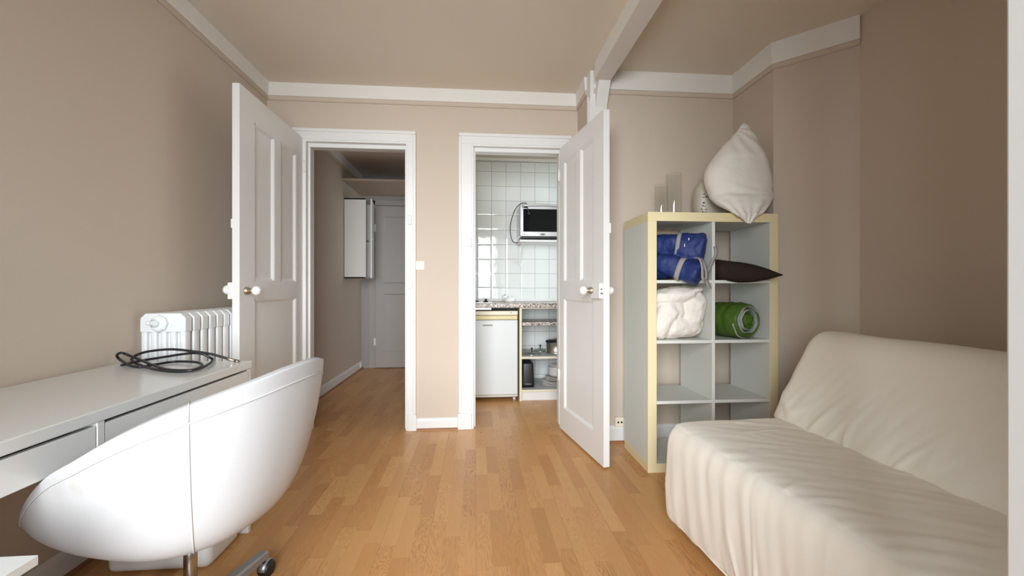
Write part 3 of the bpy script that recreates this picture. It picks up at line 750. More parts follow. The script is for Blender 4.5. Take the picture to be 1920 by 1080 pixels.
# ------------------------------------------------------------------ cube shelf and what it holds
KX0, KX1, KY0, KY1, KZ = .983, 1.773, 2.368, 2.758, 1.497
ks = thing('cube_shelf', 'white cube shelf with yellowed edges, two columns wide and four rows high', 'shelf', ((KX0 + KX1) / 2, (KY0 + KY1) / 2, 0))
T = .052
def kpanel(name, x0, x1, y0, y1, z0, z1, ends=False):
    bb = NB(); box(bb, x0, x1, y0, y1, z0, z1, .0012, 1)
    bb.normal_update()
    for f_ in bb.faces:
        if f_.normal.y < -.7 or (ends and abs(f_.normal.x) > .7): f_.material_index = 1
    return obj(name, bb, [M['shelf_white'], M['shelf_edge']], ks)
kpanel('top_panel', KX0, KX1, KY0, KY1, KZ - T, KZ, True); kpanel('bottom_panel', KX0, KX1, KY0, KY1, 0, T, True)
kpanel('side_panel', KX0, KX0 + T, KY0, KY1, T, KZ - T); kpanel('side_panel', KX1 - T, KX1, KY0, KY1, T, KZ - T)
cxm = (KX0 + KX1) / 2
rows = [T + (KZ - 2 * T) * k / 4 for k in range(5)]
for k in (1, 2, 3):
    for x0, x1 in ((KX0 + T, cxm - .009), (cxm + .009, KX1 - T)):
        bb = NB(); box(bb, x0, x1, KY0 + .004, KY1 - .002, rows[k] - .009, rows[k] + .009, .001, 1); obj('shelf', bb, M['shelf_white'], ks)
bb = NB(); box(bb, cxm - .009, cxm + .009, KY0 + .004, KY1 - .002, T, KZ - T, .001, 1); obj('divider', bb, M['shelf_white'], ks)
S3, S2 = rows[3] + .009, rows[2] + .009          # tops of the upper two shelves

def cloth_noise(bm, amp, f, seed=0.0):
    bm.normal_update()
    for v in bm.verts:
        v.co += v.normal * (amp * (wavy(v.co, f, seed) + .5 * wavy(v.co, f * 2.3, seed + 3)))
def remesh(o, voxel, smooth_it=4):
    m = o.modifiers.new('remesh', 'REMESH'); m.mode = 'VOXEL'; m.voxel_size = voxel; m.use_smooth_shade = True
    s_ = o.modifiers.new('smooth', 'SMOOTH'); s_.iterations = smooth_it; s_.factor = .5

# two glass cylinder vases on top
def vase(x, y, r, h, label):
    bb = NB(); lathe(bb, [(0, .0005), (r, .0005), (r, h), (r - .004, h), (r - .004, .008), (0, .008)], (x, y, KZ), n=56)
    tag(obj('glass_vase', bb, M['glass'], autosmooth=40), label, 'vase', 'clear glass cylinder vases')
vx = atY(1263.5, 397, 2.50); vase(vx.x, 2.50, .046, .258, 'tall clear glass cylinder vase beside the white pillow')
vx = atY(1241, 397, 2.63); vase(vx.x, 2.64, .042, .222, 'shorter clear glass cylinder vase behind the tall one')

# white pillow standing on its corner, one corner drooping over the shelf's front edge
def standing_pillow():
    pl = thing('pillow', 'plump white pillow standing on its corner on top of the cube shelf', 'pillow', (1.60, 2.48, KZ))
    outline = [(231, 1393, 1398), (236, 1389, 1402), (245, 1383, 1408), (260, 1370, 1416), (280, 1353, 1426), (300, 1337, 1433), (315, 1327, 1437), (330, 1323, 1441), (350, 1325, 1444), (370, 1333, 1445), (383, 1345, 1441), (392, 1360, 1435), (399, 1375, 1430), (406, 1386, 1421), (412, 1394, 1413), (419, 1401, 1406)]
    rowsL = []
    n = len(outline)
    for i in range(n):
        y, l, r_ = outline[i]
        rowsL.append(Vector((y, l, r_)))
    fine = spline(rowsL, 5)
    out = []
    for q in fine:
        y, l, r_ = q
        f_ = (y - 231) / 188.0
        Yc = 2.52 - .07 * f_ if y < 385 else 2.41
        if y > 372: Yc = 2.452 - .125 * min(1, (y - 372) / 30)
        half_px = (r_ - l) / 2
        dep = min(.104, half_px / 800 * 2.5 * .72)
        if y > 372: dep = dep * max(.32, 1 - (y - 372) / 40)
        a_, b_ = atY(l, y, Yc), atY(r_, y, Yc)
        c = (a_ + b_) / 2; hw = (b_.x - a_.x) / 2
        ring = []
        for k in range(40):
            th = 2 * PI * k / 40
            cx, sy = math.cos(th), math.sin(th)
            px = math.copysign(abs(cx) ** .95, cx) * hw; py = math.copysign(abs(sy) ** .85, sy) * dep
            w = 1 + .035 * wavy((cx * 1.2 + c.x * 3, sy, c.z * 11), 1.0, 5) + .02 * wavy((cx * 4, sy * 4, c.z * 8), 1.0, 9)
            ring.append(Vector((c.x + px * (1 + (w - 1) * .3), c.y + py * w, c.z)))
        out.append(ring)
    bb = NB(); R, fs = grid(bb, out, closed_u=True)
    bb.faces.new(R[0]); bb.faces.new(R[-1][::-1])
    bmesh.ops.recalc_face_normals(bb, faces=bb.faces[:])
    # creases that run from the corners into the body
    bb.normal_update()
    for v in bb.verts:
        if v.normal.y < .3:
            p = v.co
            near_low = math.exp(-((p.z - 1.50) / .09) ** 2)
            fan = math.sin(math.atan2(p.x - 1.56, p.z - 1.40) * 16 + 3 * wavy(p, 6)) * near_low
            near_top = math.exp(-((p.z - 1.93) / .13) ** 2)
            fan2 = math.sin(math.atan2(p.x - 1.575, 2.06 - p.z) * 13 + 2 * wavy(p, 7, 2)) * near_top
            cross = math.sin(p.z * 95 + p.x * 22 + 5 * wavy(p, 5, 4)) * math.exp(-((p.z - 1.635) / .045) ** 2)
            v.co += v.normal * (.0075 * fan + .0055 * fan2 + .0055 * cross)
    o = obj('pillow_body', bb, M['bed_white'], pl, smooth=True)
    sub = o.modifiers.new('subdivision', 'SUBSURF'); sub.levels = 1; sub.render_levels = 1
    bb = NB()   # care tag on the seam
    pts = [(1438, 339), (1444, 342), (1449, 363), (1447, 367), (1438, 366)]
    A_ = [atY(x, y, 2.425) for x, y in pts]
    vs = [bb.verts.new(p) for p in A_]; vs2 = [bb.verts.new(p + Vector((0, .002, 0))) for p in A_]
    bb.faces.new(vs); bb.faces.new(vs2[::-1])
    for i in range(5): bb.faces.new((vs[i], vs[(i + 1) % 5], vs2[(i + 1) % 5], vs2[i]))
    bmesh.ops.recalc_face_normals(bb, faces=bb.faces[:])
    obj('care_tag', bb, M['tag'], pl)
standing_pillow()
# packaged pillow behind it
def packaged():
    pk = thing('bedding_bag', 'squat printed plastic bedding bag behind the standing white pillow', 'bag', (1.57, 2.64, KZ))
    c0 = atY(1303, 350, 2.66).x; c1 = atY(1447, 350, 2.66).x
    bb = NB(); blob(bb, ((c0 + c1) / 2, 2.670, KZ + .140), ((c1 - c0) / 2, .080, .160), e=.62, nz=.05, nsc=6, seed=2, nu=40, nv=26)
    for v in bb.verts:
        v.co.z = max(v.co.z, KZ + .0005)
        if v.co.x > 1.60: v.co.z = KZ + (v.co.z - KZ) * (1 - min(1, (v.co.x - 1.60) / .2) * .35)
    body = obj('bag_body', bb, M['plastic_bag'], pk, smooth=True)
    # faint rows of print on the visible end
    bb = NB(); rnd = random.Random(3)
    def front_y(x, z):
        hx = (c1 - c0) / 2; u_ = min(.985, abs((x - (c0 + c1) / 2) / hx)); w_ = min(.985, abs((z - KZ - .140) / .160))
        g = max(0.02, 1 - u_ ** (2 / .62) - w_ ** (2 / .62))
        return 2.670 - .080 * g ** .31 - .006
    for k in range(9):
        zz = KZ + .045 + k * .019
        x_ = c0 + .016 + .004 * (k % 3)
        for q in range(3):
            l = rnd.uniform(.006, .014)
            if rnd.random() < .75:
                y_ = front_y(x_ + l / 2, zz)
                box(bb, x_, x_ + l, y_, y_ + .004, zz, zz + rnd.choice((.003, .005, .009)))
            x_ += l + .003
    obj('print', bb, M['ink'], body)
    xx = c0 + .05; y_ = front_y(xx, KZ + .04)
    bb = NB(); box(bb, xx, xx + .014, y_, y_ + .004, KZ + .03, KZ + .045); obj('label_patch', bb, M['tag'], body)
packaged()

# blue duffel bag folded into the upper cell
def lobe(bm, a, b_, ra, rb, h, nz, seed, flat=1.0):
    a, b_ = Vector(a), Vector(b_); d = (b_ - a).normalized(); side = Vector((d.y, -d.x, 0)).normalized(); up = side.cross(d)
    if up.z < 0: up = -up
    rows_ = []; N = 22
    for i in range(N + 1):
        t = i / N
        r = ra + (rb - ra) * t
        sc = 1.0
        e_ = .10
        if t < e_: sc = math.sin(math.acos(1 - t / e_)) ** .7
        if t > 1 - e_: sc = math.sin(math.acos(1 - (1 - t) / e_)) ** .5
        c = a.lerp(b_, t)
        row = []
        for k in range(32):
            th = 2 * PI * k / 32
            cx, sz = math.cos(th), math.sin(th)
            v = side * (math.copysign(abs(cx) ** .75, cx) * r) + up * (math.copysign(abs(sz) ** .75, sz) * r * h)
            v *= max(.03, sc) * (1 + nz * wavy(c + v, 9, seed))
            row.append(c + v)
        rows_.append(row)
    R, fs = grid(bm, rows_, closed_u=True)
    fs = [bm.faces.new(R[0][::-1]), bm.faces.new(R[-1])]
    return side, up
def duffel():
    df = thing('duffel_bag', 'royal blue duffel bag with grey straps stuffed into the top cell', 'bag', (1.19, 2.5, S3))
    bb = NB()
    upA, upB = Vector((1.05, 2.56, S3 + .225)), Vector((1.345, 2.385, S3 + .178))
    loA, loB = Vector((1.05, 2.47, S3 + .120)), Vector((1.262, 2.285, S3 + .022))
    s1, u1 = lobe(bb, upA, upB, .052, .104, 1.0, .16, 1)
    s2, u2 = lobe(bb, loA, loB, .046, .072, 1.05, .16, 4)
    blob(bb, (1.125, 2.55, S3 + .07), (.085, .14, .066), e=.7, nz=.15, nsc=8, seed=7)
    blob(bb, (1.19, 2.58, S3 + .11), (.13, .12, .075), e=.7, nz=.15, nsc=8, seed=9)
    for v in bb.verts:
        v.co.x = min(max(v.co.x, KX0 + T + .002), cxm - .012) if v.co.y > KY0 else min(v.co.x, cxm + .02)
        if v.co.y > KY0 - .004: v.co.z = max(v.co.z, S3 + .001)
        v.co.y = min(v.co.y, KY1 - .004)
        v.co.z = min(v.co.z, KZ - T - .01)
    body = obj('bag_body', bb, M['blue'], df, smooth=True)
    remesh(body, .007, 3)
    tx = bpy.data.textures.new('bag_creases', 'CLOUDS'); tx.noise_scale = .07; tx.noise_depth = 2
    dm = body.modifiers.new('creases', 'DISPLACE'); dm.texture = tx; dm.strength = .022; dm.mid_level = .6; dm.texture_coords = 'LOCAL'
    def band(a, b_, side, up, t, r, h, w, lean=0.0):
        d = (b_ - a).normalized(); c = a.lerp(b_, t); k2 = NB(); rows_ = []
        for off in (-w / 2, w / 2):
            row = []
            for k in range(40):
                th = 2 * PI * k / 40; cx, sz = math.cos(th), math.sin(th)
                q = c + d * (off + lean * sz) + side * (math.copysign(abs(cx) ** .75, cx) * r) + up * (math.copysign(abs(sz) ** .75, sz) * r * h)
                row.append(q)
            rows_.append(row)
        grid(k2, rows_, closed_u=True)
        for v in k2.verts:
            v.co.x = min(v.co.x, cxm - .011) if v.co.y > KY0 else v.co.x
            if v.co.y > KY0 - .004: v.co.z = max(v.co.z, S3 + .001)
        o_ = obj('strap_band', k2, M['strap'], df, smooth=True)
        so = o_.modifiers.new('thickness', 'SOLIDIFY'); so.thickness = .003; so.offset = 1
    band(upA, upB, s1, u1, .55, .086, 1.0, .022); band(loA, loB, s2, u2,   .60, .0650, 1.05, .028)
    def strap(pts, w, name, n=8, wv=Vector((.6, .5, .6))):
        k2 = NB(); P = spline(pts, n); rows_ = []
        for i, p in enumerate(P):
            wd = wv.normalized()
            rows_.append([p - wd * w / 2, p + wd * w / 2])
        grid(k2, rows_); bmesh.ops.recalc_face_normals(k2, faces=k2.faces[:])
        o_ = obj(name, k2, M['strap'], df, smooth=True)
        so = o_.modifiers.new('thickness', 'SOLIDIFY'); so.thickness = .0035; so.offset = 0
    P_ = lambda x, y, Y: atY(x, y, Y)
    strap([P_(1303, 483, 2.30), P_(1312, 485, 2.27), P_(1317, 500, 2.245), P_(1318, 522, 2.235), P_(1323, 524, 2.24), P_(1325, 512, 2.25), P_(1320, 494, 2.262), P_(1314, 484, 2.28)], .020, 'handle', wv=Vector((.9, .3, .1)))
    strap([P_(1341, 462, 2.36), P_(1343, 475, 2.335), P_(1334, 495, 2.32), P_(1326, 512, 2.30), P_(1325, 525, 2.29), P_(1331, 541, 2.30)], .022, 'shoulder_strap', wv=Vector((1, .2, .15)))
    for x, y in ((1291, 449), (1283, 460)):
        p = P_(x, y, 2.375); k2 = NB(); box(k2, p.x - .003, p.x + .003, p.y - .008, p.y - .004, p.z - .010, p.z + .008, .001); k2.transform(Matrix.Identity(4))
        obj('zip_pull', k2, M['zip'], df)
duffel()

# dark brown cushion pushed into the cell beside it
def cushion():
    bb = NB(); N = 34; top, bot = [], []
    x0, x1 = cxm + .012, 1.722
    ch = 0
    for i in range(N + 1):
        u = i / N; rt, rb = [], []
        for k in range(N + 1):
            v = k / N
            X_ = x0 + (x1 - x0) * u
            front = 2.325 - .08 * u ** 1.3            # the free corner sticks out at the front
            back = 2.66
            Y_ = front + (back - front) * v
            edge_v = 1 - abs(2 * v - 1) ** 5
            pu = min(1, (u / .10)) ** .5 if u < .1 else 1
            tap = max(0, 1 - max(0, (u - .22) / .78) ** 2.5) ** .8
            hgt = max(0, edge_v) ** .5 * pu * (tap if u > .22 else 1)
            zc = S3 + .064 - .022 * u - .016 * (1 - v) ** 2 * min(1, u * 3)
            wr = .05 * wavy((X_ * 2, Y_ * 2, 0), 5, 2)
            rt.append(Vector((X_, Y_, zc + .066 * hgt * (1 + wr)))); rb.append(Vector((X_, Y_, zc - .064 * hgt * (1 + wr))))
        top.append(rt); bot.append(rb)
    grid(bb, top); grid(bb, bot)
    bmesh.ops.remove_doubles(bb, verts=bb.verts[:], dist=1e-4)
    # side caps on the squeezed end
    bmesh.ops.holes_fill(bb, edges=[e for e in bb.edges if e.is_boundary])
    bmesh.ops.recalc_face_normals(bb, faces=bb.faces[:])
    for v in bb.verts:
        if v.co.y > KY0 - .002: v.co.z = max(v.co.z, S3 + .001)
    tag(obj('cushion', bb, M['brown'], smooth=True), 'dark brown cushion poking out of the shelf cell next to the blue bag', 'cushion')
cushion()

# white duvet bundled into the second cell
def duvet():
    bb = NB(); x0, x1 = KX0 + T + .004, cxm - .014; zc = S2; Y0 = KY0
    R = lambda ax, d: Matrix.Rotation(math.radians(d), 3, ax)
    # lower lump, right lump, top fold and the overlapping left flap
    blob(bb, (1.205, Y0 + .16, zc + .075), (.158, .16, .076), e=.75, nz=.10, nsc=9, seed=1)
    blob(bb, (1.275, Y0 + .15, zc + .165), (.088, .155, .135), e=.78, nz=.12, nsc=8, seed=2, rot=R('Y', 14))
    blob(bb, (1.150, Y0 + .15, zc + .180), (.105, .14, .105), e=.75, nz=.12, nsc=8, seed=3)
    blob(bb, (1.180, Y0 + .13, zc + .258), (.150, .14, .050), e=.8, nz=.10, nsc=9, seed=4, rot=R('Y', -9))
    blob(bb, (1.265, Y0 + .12, zc + .285), (.085, .125, .024), e=.85, nz=.10, nsc=10, seed=5, rot=R('Y', -10))
    blob(bb, (1.098, Y0 + .07, zc + .120), (.062, .075, .120), e=.7, nz=.10, nsc=9, seed=6, rot=R('Y', 24))
    blob(bb, (1.130, Y0 + .045, zc + .165), (.050, .05, .040), e=.7, nz=.10, nsc=9, seed=8, rot=R('Y', 40))
    for v in bb.verts:
        v.co.x = min(max(v.co.x, x0), x1); v.co.z = min(max(v.co.z, zc + .001), rows[3] - .012)
    o = obj('duvet', bb, M['duvet'], smooth=True)
    remesh(o, .005, 2)
    tx = bpy.data.textures.new('duvet_creases', 'CLOUDS'); tx.noise_scale = .06; tx.noise_depth = 4
    dm = o.modifiers.new('creases', 'DISPLACE'); dm.texture = tx; dm.strength = .020; dm.mid_level = .58; dm.texture_coords = 'LOCAL'
    tag(o, 'white duvet bundled into the shelf cell below the blue bag', 'duvet')
duvet()

# green sleeping bag, rolled up
def sleeping_bag():
    sb = thing('sleeping_bag', 'rolled green sleeping bag with grey lining in a shelf cell', 'sleeping bag', (1.55, 2.52, S2))
    end = Vector((1.600, 2.392, S2 + .110)); back = Vector((1.515, 2.640, S2 + .110)); d = (end - back).normalized()
    side = Vector((-d.y, d.x, 0)).normalized()
    if side.x < 0: side = -side
    up = Vector((0, 0, 1)); R0 = .106
    def pt(th, r, t, sd):
        wob = 1 + .05 * wavy((math.cos(th) * 2, math.sin(th) * 2, t * 3), 1.2, sd)
        return back + d * t + side * (math.cos(th) * r * 1.06 * wob) + up * (math.sin(th) * r * wob * (.98 if math.sin(th) > 0 else 1.0))
    Lg = (end - back).length
    # outer body
    bb = NB(); rows_ = []
    for i in range(25):
        t = Lg * i / 24
        rr = R0 * (1 - .09 * (2 * i / 24 - 1) ** 4) * (1 + .008 * math.sin(i * 1.1) + .03 * wavy((i * .5, 3, 0), 1, 4))
        rows_.append([pt(2 * PI * k / 48, rr, t, 1) for k in range(48)])
    rr = R0 * .88
    rows_.append([pt(2 * PI * k / 48, rr * .97, Lg + .006, 1) for k in range(48)])
    rows_.append([pt(2 * PI * k / 48, rr * .90, Lg + .004, 1) for k in range(48)])
    rows_.append([pt(2 * PI * k / 48, rr * .86, Lg - .02, 1) for k in range(48)])
    Rr, fs = grid(bb, rows_, closed_u=True); bb.faces.new(Rr[0][::-1]); bb.faces.new(Rr[-1])
    bmesh.ops.recalc_face_normals(bb, faces=bb.faces[:])
    for v in bb.verts: v.co.z = max(v.co.z, S2 + .001); v.co.x = min(max(v.co.x, cxm + .012), KX1 - T - .003)
    obj('shell', bb, M['green'], sb, smooth=True)
    # spiral layers at the end
    def spiral(name, m, ph, th0, r0, r1, turns, out, seed):
        k2 = NB(); n = int(44 * turns); ra, rb, rc, rd = [], [], [], []
        for i in range(n + 1):
            f_ = i / n; th = ph + 2 * PI * turns * f_; r = r0 + (r1 - r0) * f_
            t2 = th0 * (.8 + .5 * wavy((i * .35, 1, 0), 1, seed)); e_ = Lg + out * (1 + .5 * wavy((i * .3, 4, 0), 1, seed))
            ra.append(pt(th, r - t2, e_ - .05, seed)); rb.append(pt(th, r - t2, e_, seed)); rc.append(pt(th, r + t2, e_, seed)); rd.append(pt(th, r + t2, e_ - .05, seed))
        grid(k2, [ra, rb, rc, rd]); bmesh.ops.recalc_face_normals(k2, faces=k2.faces[:])
        for v in k2.verts: v.co.z = max(v.co.z, S2 + .002)
        o = obj(name, k2, m, sb, smooth=True)
        bv = o.modifiers.new('subdivision', 'SUBSURF'); bv.levels = 1; bv.render_levels = 1
    spiral('lining_fold', M['lining'], .4, .0065, .088, .052, 1.7, .012, 2)
    spiral('shell_fold', M['green'], 1.2, .0075, .060, .022, 1.6, .013, 5)
    k2 = NB(); blob(k2, pt(0, 0, Lg - .014, 1), (.034, .024, .034), nz=.6, nsc=70, seed=3); obj('core', k2, M['green'], sb, smooth=True)
    # grey lining peeking out as a lip along the outer edge of the roll
    k2 = NB(); tube(k2, [pt(math.radians(a), .104, Lg - .012 - .05 * max(0, (a - 200) / 120) ** 2, 1) for a in range(188, 330, 8)], .005, 8)
    for v in k2.verts: v.co.z = max(v.co.z, S2 + .002)
    obj('lining_edge', k2, M['lining'], sb)
sleeping_bag()

# ------------------------------------------------------------------ sofa bed with a loose cream cover
def sofa():
    sf = thing('sofa_bed', 'armless sofa bed under a loose cream cotton cover', 'sofa', (1.3, .9, 0))
    YF_, YN = 1.885, -.18
    # --- seat
    prof = [(1.50, .06), (1.35, .05), (1.20, .045), (1.05, .043), (.95, .041), (.90, .040), (.872, .041), (.860, .048), (.853, .10), (.850, .20), (.852, .32), (.860, .385), (.885, .432), (.93, .452), (1.02, .458), (1.15, .460), (1.28, .462), (1.37, .462), (1.42, .455), (1.47, .40), (1.50, .25)]
    P = spline([Vector((x, z, 0)) for x, z in prof], 7, closed=True)
    n = len(P); cx = 1.2; cz = .25
    nor = []
    for i in range(n):
        tn = (P[(i + 1) % n] - P[i - 1]).normalized(); nn = Vector((tn.y, -tn.x, 0))
        if nn.dot(P[i] - Vector((cx, cz, 0))) < 0: nn = -nn
        nor.append(nn)
    ys = []; ins = []
    r = .045
    for k in range(9): a = PI / 2 * (1 - k / 8); ys.append(YF_ - r + r * math.sin(a)); ins.append(r * (1 - math.cos(a)))
    m_ = 330
    for k in range(1, m_ + 1): ys.append(YF_ - r + (YN - YF_ + r) * k / m_); ins.append(0)
    rows_ = []
    for y, s_ in zip(ys, ins):
        row = []
        for i in range(n):
            p = P[i]; q = p - nor[i] * s_
            x, z_ = q.x, q.y
            nn = nor[i]
            skew = .055 * (YF_ - y) if x < 1.0 else .055 * (YF_ - y) * max(0, (1.39 - x) / .39)
            amp = 0.0
            if nn.x < -.5:      # hanging front
                low = max(0, (.42 - z_) / .38)
                f1 = wavy((y * 1.0 + z_ * .25, z_ * .16, 0), 9.0, 1); f2 = wavy((y - z_ * .15, z_ * .10, 2), 21.0, 2)
                amp = .010 * low * f1 + .006 * (.4 + low) * f2 + .011 * (.35 + low) * max(0, 1 - abs(wavy((y - z_ * .22, z_ * .12, 6), 8.0, 21)) * 9) * max(0, wavy((y, z_ * .6, 9), 5.0, 22) + .1)
            elif nn.y > .6:     # top
                q1 = wavy((x * .45 + y * .10, y * 1.0 + x * .32, 0), 11.0, 3); q2 = wavy((x * .3, y + x * .5, 3), 26.0, 4)
                rid = 1 - abs(q1) * 2
                amp = .0018 * rid + .0016 * q2 + .008 * max(0, 1 - abs(wavy((x * .42 + y * .12, y * 1.0 + x * .30, 5), 9.0, 23)) * 8) * max(0, wavy((x, y, 3), 5.0, 24) + .05)
                amp += .006 * math.exp(-((x - 1.37) / .05) ** 2) * wavy((y, 0, 0), 14, 8)
            else:
                amp = .005 * wavy((x, y, z_), 8, 5) + .004 * wavy((y, z_ * .3, x), 20, 6)
            if z_ < .1 and nn.x < .1: z_ += .006 * wavy((y, 0, 0), 7, 4)
            row.append(Vector((x + nn.x * amp + skew, y, z_ + nn.y * amp)))
        rows_.append(row)
    bb = NB(); Rr, fs = grid(bb, rows_, closed_u=True)
    bb.faces.new(Rr[0]); bb.faces.new(Rr[-1][::-1]); bmesh.ops.recalc_face_normals(bb, faces=bb.faces[:])
    seat = obj('seat', bb, M['cover'], sf, smooth=True)
    # stitched hem along the bottom of the front
    k2 = NB(); tube(k2, [Vector((.858 + .055 * (YF_ - y), y, .047 + .006 * wavy((y, 0, 0), 7, 4))) for y in [YF_ - .09 - k * .04 for k in range(48)]], .004, 8); obj('hem', k2, M['cover'], seat, smooth=True)
    # --- backrest
    prof = [(1.42, .40), (1.388, .455), (1.392, .50), (1.415, .565), (1.46, .66), (1.505, .745), (1.545, .815), (1.59, .852), (1.64, .862), (1.70, .850), (1.735, .80), (1.74, .65), (1.72, .45), (1.66, .33), (1.52, .34)]
    P = spline([Vector((x, z, 0)) for x, z in prof], 7, closed=True); n = len(P); nor = []
    for i in range(n):
        tn = (P[(i + 1) % n] - P[i - 1]).normalized(); nn = Vector((tn.y, -tn.x, 0))
        if nn.dot(P[i] - Vector((1.6, .6, 0))) < 0: nn = -nn
        nor.append(nn)
    r = .075; ys, ins = [], []
    for k in range(11): a = PI / 2 * (1 - k / 10); ys.append(YF_ + .02 - r + r * math.sin(a)); ins.append(r * (1 - math.cos(a)))
    for k in range(1, m_ + 1): ys.append(YF_ + .02 - r + (YN - YF_ - .02 + r) * k / m_); ins.append(0)
    rows_ = []
    for y, s_ in zip(ys, ins):
        row = []
        for i in range(n):
            nn = nor[i]; p = P[i]
            sc = min(1.0, max(.25, (p.y - .40) / .2))          # less rounding at the foot
            q = p - nn * (s_ * sc); x, z_ = q.x, q.y
            low = max(0, min(1, (.80 - z_) / .34))
            sl = y + (z_ - .46) * .55
            w1 = wavy((sl, z_ * .22, 0), 10.0, 11); w2 = wavy((sl * 1.2, z_ * .3, 4), 22.0, 12)
            rid = max(0, 1 - abs(w1) * 7)
            amp = (.013 * rid * low * max(0, .25 + wavy((sl, z_, 2), 5.0, 25)) * 1.6 + .007 * low * w1 + .004 * w2 * low) if nn.x < -.2 else .003 * wavy((x, y, z_), 7, 13)
            amp += .004 * wavy((x, y * .6, z_), 4.5, 14)
            row.append(Vector((x + nn.x * amp, y, z_ + nn.y * amp)))
        rows_.append(row)
    bb = NB(); Rr, fs = grid(bb, rows_, closed_u=True)
    bb.faces.new(Rr[0]); bb.faces.new(Rr[-1][::-1]); bmesh.ops.recalc_face_normals(bb, faces=bb.faces[:])
    obj('backrest', bb, M['cover'], sf, smooth=True)
    for x in (1.0, 1.6):
        for y in (1.7, .05):
            k2 = NB(); tube(k2, [(x + .05, y, 0), (x + .05, y, .08)], .02, 12); obj('leg', k2, M['grey_metal'], sf)
sofa()

# ------------------------------------------------------------------ desk
DX0, DX1, DY0, DY1, DZ = XL + .012, -.975, .455, 1.955, .743
dk = thing('desk', 'long white desk with two drawers along the beige wall', 'desk', ((DX0 + DX1) / 2, (DY0 + DY1) / 2, 0))
b = NB(); box(b, DX0, DX1, DY0, DY1, DZ - .032, DZ, .003); obj('desktop', b, M['desk'], dk)
b = NB(); box(b, DX0, DX1 - .004, DY1 - .022, DY1, 0, DZ - .032, .002); obj('end_panel', b, M['desk'], dk)
b = NB(); box(b, DX0, DX1 - .004, DY0, DY0 + .022, 0, DZ - .032, .002); obj('end_panel', b, M['desk'], dk)
b = NB(); box(b, DX0, DX1 - .03, DY0 + .022, DY1 - .022, DZ - .114, DZ - .106); box(b, DX0, DX0 + .016, DY0 + .022, DY1 - .022, DZ - .112, DZ - .032); obj('drawer_case', b, M['desk'], dk)
b = NB(); box(b, DX0 + .02, DX1 - .002, 1.193, 1.215, DZ - .118, DZ - .032, .0015); obj('divider', b, M['desk'], dk)
for y0, y1 in ((DY0 + .025, 1.190), (1.218, DY1 - .025)):
    b = NB(); box(b, DX1 - .02, DX1 - .003, y0, y1, DZ - .118, DZ - .040, .0015); d_ = obj('drawer', b, M['desk'], dk)
    b = NB(); box(b, DX0 + .03, DX1 - .02, y0 + .02, y0 + .032, DZ - .105, DZ - .05); box(b, DX0 + .03, DX1 - .02, y1 - .032, y1 - .02, DZ - .105, DZ - .05); box(b, DX0 + .03, DX1 - .02, y0 + .02, y1 - .02, DZ - .106, DZ - .100); obj('drawer_box', b, M['dark_gap'], d_)

# coil of black cable on the desk
path = [(228, 684.8), (261, 677), (304, 670), (354, 662.6), (378, 663.5), (392.6, 670), (399, 675.5), (385, 686.7), (359, 694), (315, 693), (283, 683), (246, 668), (228, 661.7), (219.5, 666), (224, 673.7), (242.6, 685), (262, 688), (278, 685.5), (296, 682.5), (330, 678), (367, 679), (379, 685), (367, 692), (339, 697), (304, 695), (278, 689.4), (255, 681), (247, 674), (255.5, 666), (278, 659), (318.5, 655), (355.6, 658), (396, 664), (431, 673.7)]
cp = []
for i, (x, y) in enumerate(path):
    zz = DZ + .006 + .004 * (i % 5 == 0) + (.006 if 6 < i < 14 else 0)
    p = atZ(x, y, zz)
    lim = 1.91
    if p.y > lim: p = atY(x, y, lim - .05 * max(0, min(1, (p.y - lim) / 1.0)))
    if p.x < XL + .02: p = p
    cp.append(p)
cable = thing('cable', 'coil of black coaxial cable lying on the white desk', 'cable', (-1.2, 1.8, DZ))
b = NB(); tube(b, spline(cp, 7), .0052, 10); obj('cable_loop', b, M['black'], cable)
e0, e1 = cp[-1], cp[-1] + (cp[-1] - cp[-2]).normalized() * .028
b = NB(); tube(b, [e0 - (e1 - e0) * .4, e0, e1], .0062, 10); obj('connector', b, M['brass'], cable)
b = NB(); e2 = e1 + (e1 - e0) * .35; tube(b, [e1 - (e1 - e0) * .3, e2], .0075, 10); obj('connector_nut', b, M['chrome'], cable)

